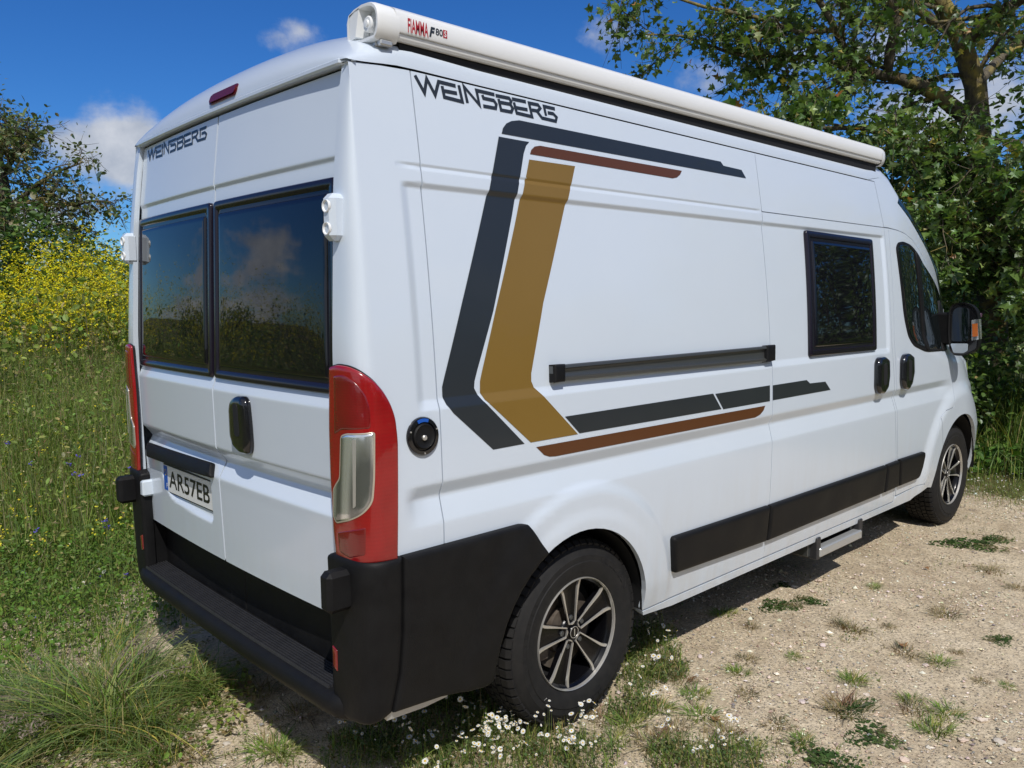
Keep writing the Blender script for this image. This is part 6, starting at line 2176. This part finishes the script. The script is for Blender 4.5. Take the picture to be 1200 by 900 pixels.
def build_daisies():
    r = np.random.default_rng(111)
    pbr('daisy_white', (0.82, 0.82, 0.78), 0.6)
    pbr('daisy_yellow', (0.62, 0.40, 0.02), 0.7)
    hm = daisy_head().obj('flower_head', ['daisy_white', 'daisy_yellow'], None, smooth=False)
    head = hm.data; bpy.data.objects.remove(hm)
    spots = [(590, 872, .20, 34, 'sun'), (645, 880, .16, 24, 'sun'), (548, 893, .16, 20, 'sun'), (622, 905, .18, 22, 'sun'), (690, 893, .13, 15, 'sun'), (510, 900, .14, 12, 'sun'), (565, 858, .12, 10, 'sun'),
             (765, 748, .13, 16, 'tyre'), (772, 768, .12, 12, 'tyre'), (752, 800, .13, 12, 'tyre'), (742, 835, .12, 7, 'tyre'), (785, 790, .10, 5, 'tyre'), (735, 772, .10, 8, 'tyre'),
             (825, 893, .12, 11, 'edge'), (862, 896, .12, 12, 'edge'), (785, 890, .10, 7, 'edge'),
             (455, 858, .18, 12, 'shade'), (520, 842, .18, 14, 'shade'), (425, 885, .15, 9, 'shade'), (485, 880, .16, 12, 'shade'), (550, 822, .15, 10, 'shade'), (500, 815, .16, 9, 'shade'),
             (105, 705, .13, 6, 'bank'), (125, 695, .10, 4, 'bank')]
    labs = {'sun': ('thick clump of white daisies in front of the rear tyre', 'daisies before the rear tyre'), 'tyre': ('small patch of daisies on the gravel ahead of the rear tyre', 'daisies ahead of the rear tyre'), 'edge': ('low daisy plant on open gravel away from the van', 'daisies on open gravel'), 'shade': ('daisy plant growing in the shade under the rear bumper', 'daisies in the shade of the bumper'), 'bank': ('daisy plant among the green weeds at the bank', 'daisies on the bank')}
    for k, (px, py, rad, n, kind) in enumerate(spots):
        n = int(n * {'sun': 1.9, 'tyre': 1.6}.get(kind, 1.2))
        q = ground_px(px, py)
        o = empty('daisy_plant', (q[0], q[1], q[2])); tag(o, DAISY[k], 'daisy plant', labs[kind][1])
        nb = 170
        a = r.uniform(0, 6.28, nb); d = np.sqrt(r.random(nb)) * rad
        P = np.stack([np.cos(a) * d, np.sin(a) * d * 0.8, np.zeros(nb)], 1)
        P[:, 2] = gz(P[:, 0] + q[0], P[:, 1] + q[1]) - q[2]
        parts = [blade_soup(P, r.uniform(0.03, 0.12, nb), r.uniform(0.0025, 0.005, nb), r.uniform(0, 6.28, nb), np.abs(r.normal(0.5, 0.3, nb)), tones(nb, GRASSC + [(2, 0.075, 0.12, 0.03), (1.5, 0.27, 0.2, 0.09)], 300 + k), 400 + k)]
        nl = 260
        a = r.uniform(0, 6.28, nl); d = np.sqrt(r.random(nl)) * rad
        L = np.stack([np.cos(a) * d, np.sin(a) * d * 0.8, r.uniform(0.01, 0.07, nl)], 1)
        parts.append(leaf_soup(L, r.uniform(0.008, 0.02, nl), tones(nl, [(3, 0.085, 0.13, 0.04), (2, 0.13, 0.165, 0.055), (1, 0.25, 0.21, 0.09)], 500 + k), DIAMOND, up=0.6, seed=600 + k))
        hs = []
        for j in range(n):
            a = r.uniform(0, 6.28); d = math.sqrt(r.random()) * rad * 0.95
            if j % 3 and hs:
                p0 = hs[r.integers(0, len(hs))]
                hs.append((p0[0] + r.normal() * 0.022, p0[1] + r.normal() * 0.022, max(0.04, p0[2] + r.normal() * 0.015)))
            else:
                hs.append((math.cos(a) * d, math.sin(a) * d * 0.8, r.uniform(0.05, 0.17)))
        H = np.array(hs)
        S0 = H.copy(); S0[:, 2] = 0; S0[:, :2] *= 0.9
        parts.append(blade_soup(S0, H[:, 2] + 0.004, np.full(n, 0.0022), np.arctan2(H[:, 1], H[:, 0]), np.full(n, 0.05), tones(n, GRASSC, 700 + k), 800 + k))
        V, F, T = merge(parts)
        f = big_mesh('foliage', V, F, 'grass', o, T); f['kind'] = 'stuff'
        for h in hs:
            c = bpy.data.objects.new('flower_head', head); COL.objects.link(c); c.parent = o
            c.location = h; s = r.choice([0.0055, 0.0075, 0.009, 0.0105, 0.012]) * r.uniform(0.9, 1.1); shut = r.random() < 0.22
            c.scale = (s * 0.6, s * 0.6, s * 2.6) if shut else (s, s * r.uniform(0.85, 1), s * r.uniform(0.6, 1.8)); c.rotation_euler = (r.normal() * 0.5 + 0.25, r.normal() * 0.5 - 0.15, r.uniform(0, 6.28))


def build_clump():
    """the arching grass clump at the edge of the gravel behind the van"""
    r = np.random.default_rng(121)
    c = ground_px(100, 862)
    o = empty('grass_clump', tuple(c)); tag(o, 'large arching clump of wild grass with drooping seed heads on the gravel', 'grass clump')
    parts = []
    heads = [(0, 0, 0.15, 800, 0.40, 2.8), (-0.20, 0.22, 0.12, 420, 0.32, 2.3), (0.20, 0.24, 0.12, 460, 0.30, 0.4), (0.12, -0.20, 0.11, 360, 0.26, 4.6), (-0.30, -0.06, 0.12, 380, 0.32, 3.4), (0.36, 0.02, 0.10, 260, 0.24, -0.4), (-0.05, 0.46, 0.12, 260, 0.24, 1.8)]
    heads += [(r.uniform(-0.5, 0.5), r.uniform(-0.45, 0.65), r.uniform(0.03, 0.09), int(r.uniform(60, 160)), r.uniform(0.10, 0.30), r.uniform(0, 6.28)) for _ in range(16)]
    for k, (cx, cy, rad, n, hh, az0) in enumerate(heads):
        a = r.uniform(0, 6.28, n); d = np.sqrt(r.random(n)) * rad
        P = np.stack([cx + np.cos(a) * d * 1.2, cy + np.sin(a) * d, np.zeros(n)], 1)
        P[:, 2] = gz(P[:, 0] + c[0], P[:, 1] + c[1]) - c[2]
        h = hh * r.uniform(0.35, 1.1, n)
        az = np.where(r.random(n) < 0.6, az0 + r.normal(size=n) * 0.55, r.uniform(0, 6.28, n))
        parts.append(blade_soup(P, h, 0.0025 + 0.0085 * r.random(n) ** 2.2, az, np.abs(r.normal(1.0, 0.45, n)), tones(n, GRASSC + [(4, 0.13, 0.21, 0.035), (1.5, 0.42, 0.36, 0.08), (1.0, 0.34, 0.27, 0.15)], 122 + k, 0.25), 123 + k, 5))
    V, F, T = merge(parts)
    f = big_mesh('blades', V, F, 'grass', o, T); f['kind'] = 'stuff'
    # low leaves and dry litter at its foot
    n = 3600
    a = r.uniform(0, 6.28, n); d = np.sqrt(r.random(n)) * 0.55
    P = np.stack([np.cos(a) * d * 1.2, np.sin(a) * d, r.uniform(0.005, 0.07, n)], 1)
    V, F, T = leaf_soup(P, r.uniform(0.012, 0.03, n), tones(n, GRASSC + DRYC, 124), OVAL, up=0.5, seed=125)
    f = big_mesh('leaf_litter', V, F, 'grass', o, T); f['kind'] = 'stuff'
    # drooping seed plumes
    for k in range(16):
        az = r.uniform(1.6, 4.4) if k < 10 else r.uniform(-0.6, 0.8)
        L = r.uniform(0.32, 0.5)
        b = np.array([math.cos(az) * 0.05, math.sin(az) * 0.05, 0])
        pts = [b]
        for t in np.linspace(0.15, 1, 7):
            pts.append(b + np.array([math.cos(az) * L * 0.85 * t ** 1.6, math.sin(az) * L * 0.85 * t ** 1.6, L * (t - 0.45 * t ** 2.4)]))
        m = MB(); m.tube(pts, list(np.linspace(0.0016, 0.0008, len(pts))), 4)
        tip = np.array(pts[-3:])
        nn = 46
        tt = r.random(nn)
        Q = tip[0] + (tip[2] - tip[0]) * tt[:, None] + r.normal(size=(nn, 3)) * 0.006
        V, F, T = leaf_soup(Q, r.uniform(0.010, 0.024, nn), tones(nn, [(2, 0.24, 0.20, 0.17), (2, 0.17, 0.135, 0.13), (1, 0.33, 0.29, 0.21)], 130 + k), (DIAMOND[0] * np.array([0.4, 1, 1]), DIAMOND[1]), up=0, drop=0.4, seed=140 + k)
        b0 = len(m.v)
        m.add(V, F)
        so = m.obj('seed_stem', 'straw', o)
    # small companions: oat stems reaching toward the van's shadow
    q = ground_px(178, 815)
    o2 = empty('oat_grass', tuple(q)); tag(o2, 'thin wild oat grass leaning toward the shadow of the van', 'grass')
    for k in range(9):
        az = r.uniform(-1.0, 0.1); L = r.uniform(0.22, 0.40)
        pts = [np.array([r.normal() * 0.03, r.normal() * 0.03, 0])]
        for t in np.linspace(0.2, 1, 6):
            pts.append(pts[0] + np.array([math.cos(az) * L * 0.7 * t ** 1.8, math.sin(az) * L * 0.7 * t ** 1.8, L * (t - 0.3 * t ** 3)]))
        m = MB(); m.tube(pts, list(np.linspace(0.0018, 0.0008, len(pts))), 4)
        for j in range(9):
            p = pts[-1] + (pts[-3] - pts[-1]) * (j / 9) * 1.2
            e = p + np.array([math.cos(az + r.normal() * .6) * 0.03, math.sin(az + r.normal() * .6) * 0.03, -0.018 * r.random()])
            m.tube([p, (p + e) / 2 + [0, 0, .004], e], [0.0008, 0.0028, 0.0005], 4)
        m.obj('seed_stem', 'straw_green', o2)
    nb = 160
    a = r.uniform(0, 6.28, nb); d = np.sqrt(r.random(nb)) * 0.14
    P = np.stack([np.cos(a) * d, np.sin(a) * d, np.zeros(nb)], 1)
    V, F, T = blade_soup(P, r.uniform(0.06, 0.24, nb), r.uniform(0.003, 0.005, nb), r.uniform(-1.5, 0.8, nb), np.abs(r.normal(0.5, 0.25, nb)), tones(nb, GRASSC, 150), 151, 4)
    f = big_mesh('blades', V, F, 'grass', o2, T); f['kind'] = 'stuff'


def build_flowers_and_leaves():
    r = np.random.default_rng(161)
    pbr('purple', (0.10, 0.06, 0.42), 0.6); pbr('thistle_pink', (0.52, 0.30, 0.45), 0.8); pbr('stem_green', (0.09, 0.13, 0.035), 0.7)
    # violet flowers in the grass
    for k, (px, py, d) in enumerate(((91, 536, 5.2), (80, 545, 5.2), (95, 558, 5.0), (88, 556, 5.1), (36, 543, 5.6), (124, 611, 4.6), (43, 622, 4.6), (152, 549, 5.2), (28, 668, None), (38, 720, None), (153, 787, None), (2, 775, None), (1, 797, None), (127, 618, 4.6), (148, 670, None), (118, 672, None), (10, 520, 5.6))):
        q = at_dist(px, py, d) if d else ground_px(px, py + 22)
        hgt = max(0.06, q[2] - float(gz(q[0], q[1]))) if d else 0.09
        base = (q[0], q[1], float(gz(q[0], q[1])))
        o = empty('violet_flower', base); tag(o, 'violet-blue wildflower on a thin stem in the grass' if d else 'violet-blue wildflower low at the edge of the gravel', 'flower', 'violet flowers in the tall grass' if d else 'violet flowers by the gravel')
        m = MB(); m.tube([(0, 0, -0.01), (0.005, 0, hgt * 0.5), (0, 0, hgt)], [0.002, 0.0018, 0.0012], 4); m.obj('stem', 'stem_green', o)
        m = MB()
        for j in range(8):
            a = j * 0.785 + r.random(); L = 0.016
            c = np.array([0, 0, hgt]) + r.normal(size=3) * 0.006
            e = c + np.array([math.cos(a) * L, math.sin(a) * L, 0.008])
            s = np.array([-math.sin(a), math.cos(a), 0]) * 0.005
            mid = (c + e) / 2
            m.add([c, mid + s, e, mid - s], [(0, 1, 2, 3)])
        m.obj('blossom', 'purple', o, smooth=False)
    # thistles beside the mirror
    for k, (px, py, d) in enumerate(((1141, 383, 9.0), (1135.5, 391, 8.9), (1148, 372, 9.1))):
        q = at_dist(px, py, d); b = float(gz(q[0], q[1])); h = q[2] - b
        o = empty('thistle', (q[0], q[1], b)); tag(o, 'pink-headed thistle standing in the grass beyond the door mirror', 'thistle', 'thistles before the thicket')
        m = MB(); m.tube([(0.04, 0.02, -0.02), (0.02, 0.01, h * 0.5), (0, 0, h)], [0.006, 0.005, 0.003], 5); m.obj('stem', 'stem_green', o)
        m = MB(); m.tube([(0, 0, h - 0.01), (0, 0, h + 0.008), (0, 0, h + 0.025), (0, 0, h + 0.04)], [0.008, 0.019, 0.024, 0.021], 9); m.obj('flower_head', 'thistle_pink', o)
        nl = 26
        P = np.stack([r.normal(size=nl) * 0.05, r.normal(size=nl) * 0.05, r.uniform(0.1, h * 0.95, nl)], 1)
        V, F, T = leaf_soup(P, r.uniform(0.06, 0.13, nl), tones(nl, GRASSC, 170 + k), (OVAL[0] * np.array([0.5, 1, 1]), OVAL[1]), seed=171 + k)
        big_mesh('leaves', V, F, 'grass', o, T)
    # fallen leaves
    for px, py, s, lab in ((1058, 759, 0.05, 'curled brown dead leaf on open gravel'), (838, 846, 0.042, 'flat reddish dead leaf near the daisies'), (105, 853, 0.035, 'orange dead leaf in the arching grass clump'), (1086, 668, 0.035, 'dark curled dead leaf on the track by the front wheel')):
        q = ground_px(px, py)
        T, F = LOBED
        v = T * s; v = v - v.mean(0)
        v[:, 2] += 0.35 * np.abs(v[:, 0]) + 0.15 * (v[:, 1] / s) ** 2 * s
        a = r.uniform(0, 6.28)
        R = np.array([[math.cos(a), -math.sin(a), 0], [math.sin(a), math.cos(a), 0], [0, 0, 1]])
        v = v @ R.T
        up = v + np.array([0, 0, 0.0012])
        n = 10
        faces = [tuple(t) for t in F] + [tuple(x + 11 for x in t[::-1]) for t in F] + [(i, i + 11, (i + 1) % n + 11, (i + 1) % n) for i in range(n)]
        o = mesh_obj('fallen_leaf', np.vstack([up, v]), faces, 'dry_leaf', None, smooth=False)
        o.location = (q[0], q[1], q[2] + 0.012 + (0.06 if px == 105 else 0))
        tag(o, lab, 'dead leaf')


pbr('straw', (0.24, 0.20, 0.14), 0.8, noise=(30, 0.3, (0.17, 0.13, 0.12)))
pbr('straw_green', (0.24, 0.25, 0.10), 0.8)
build_right_trees()
build_left_trees()
build_meadow()
build_sparse_weeds()
build_gravel()
build_tufts()
build_daisies()
build_clump()
build_flowers_and_leaves()
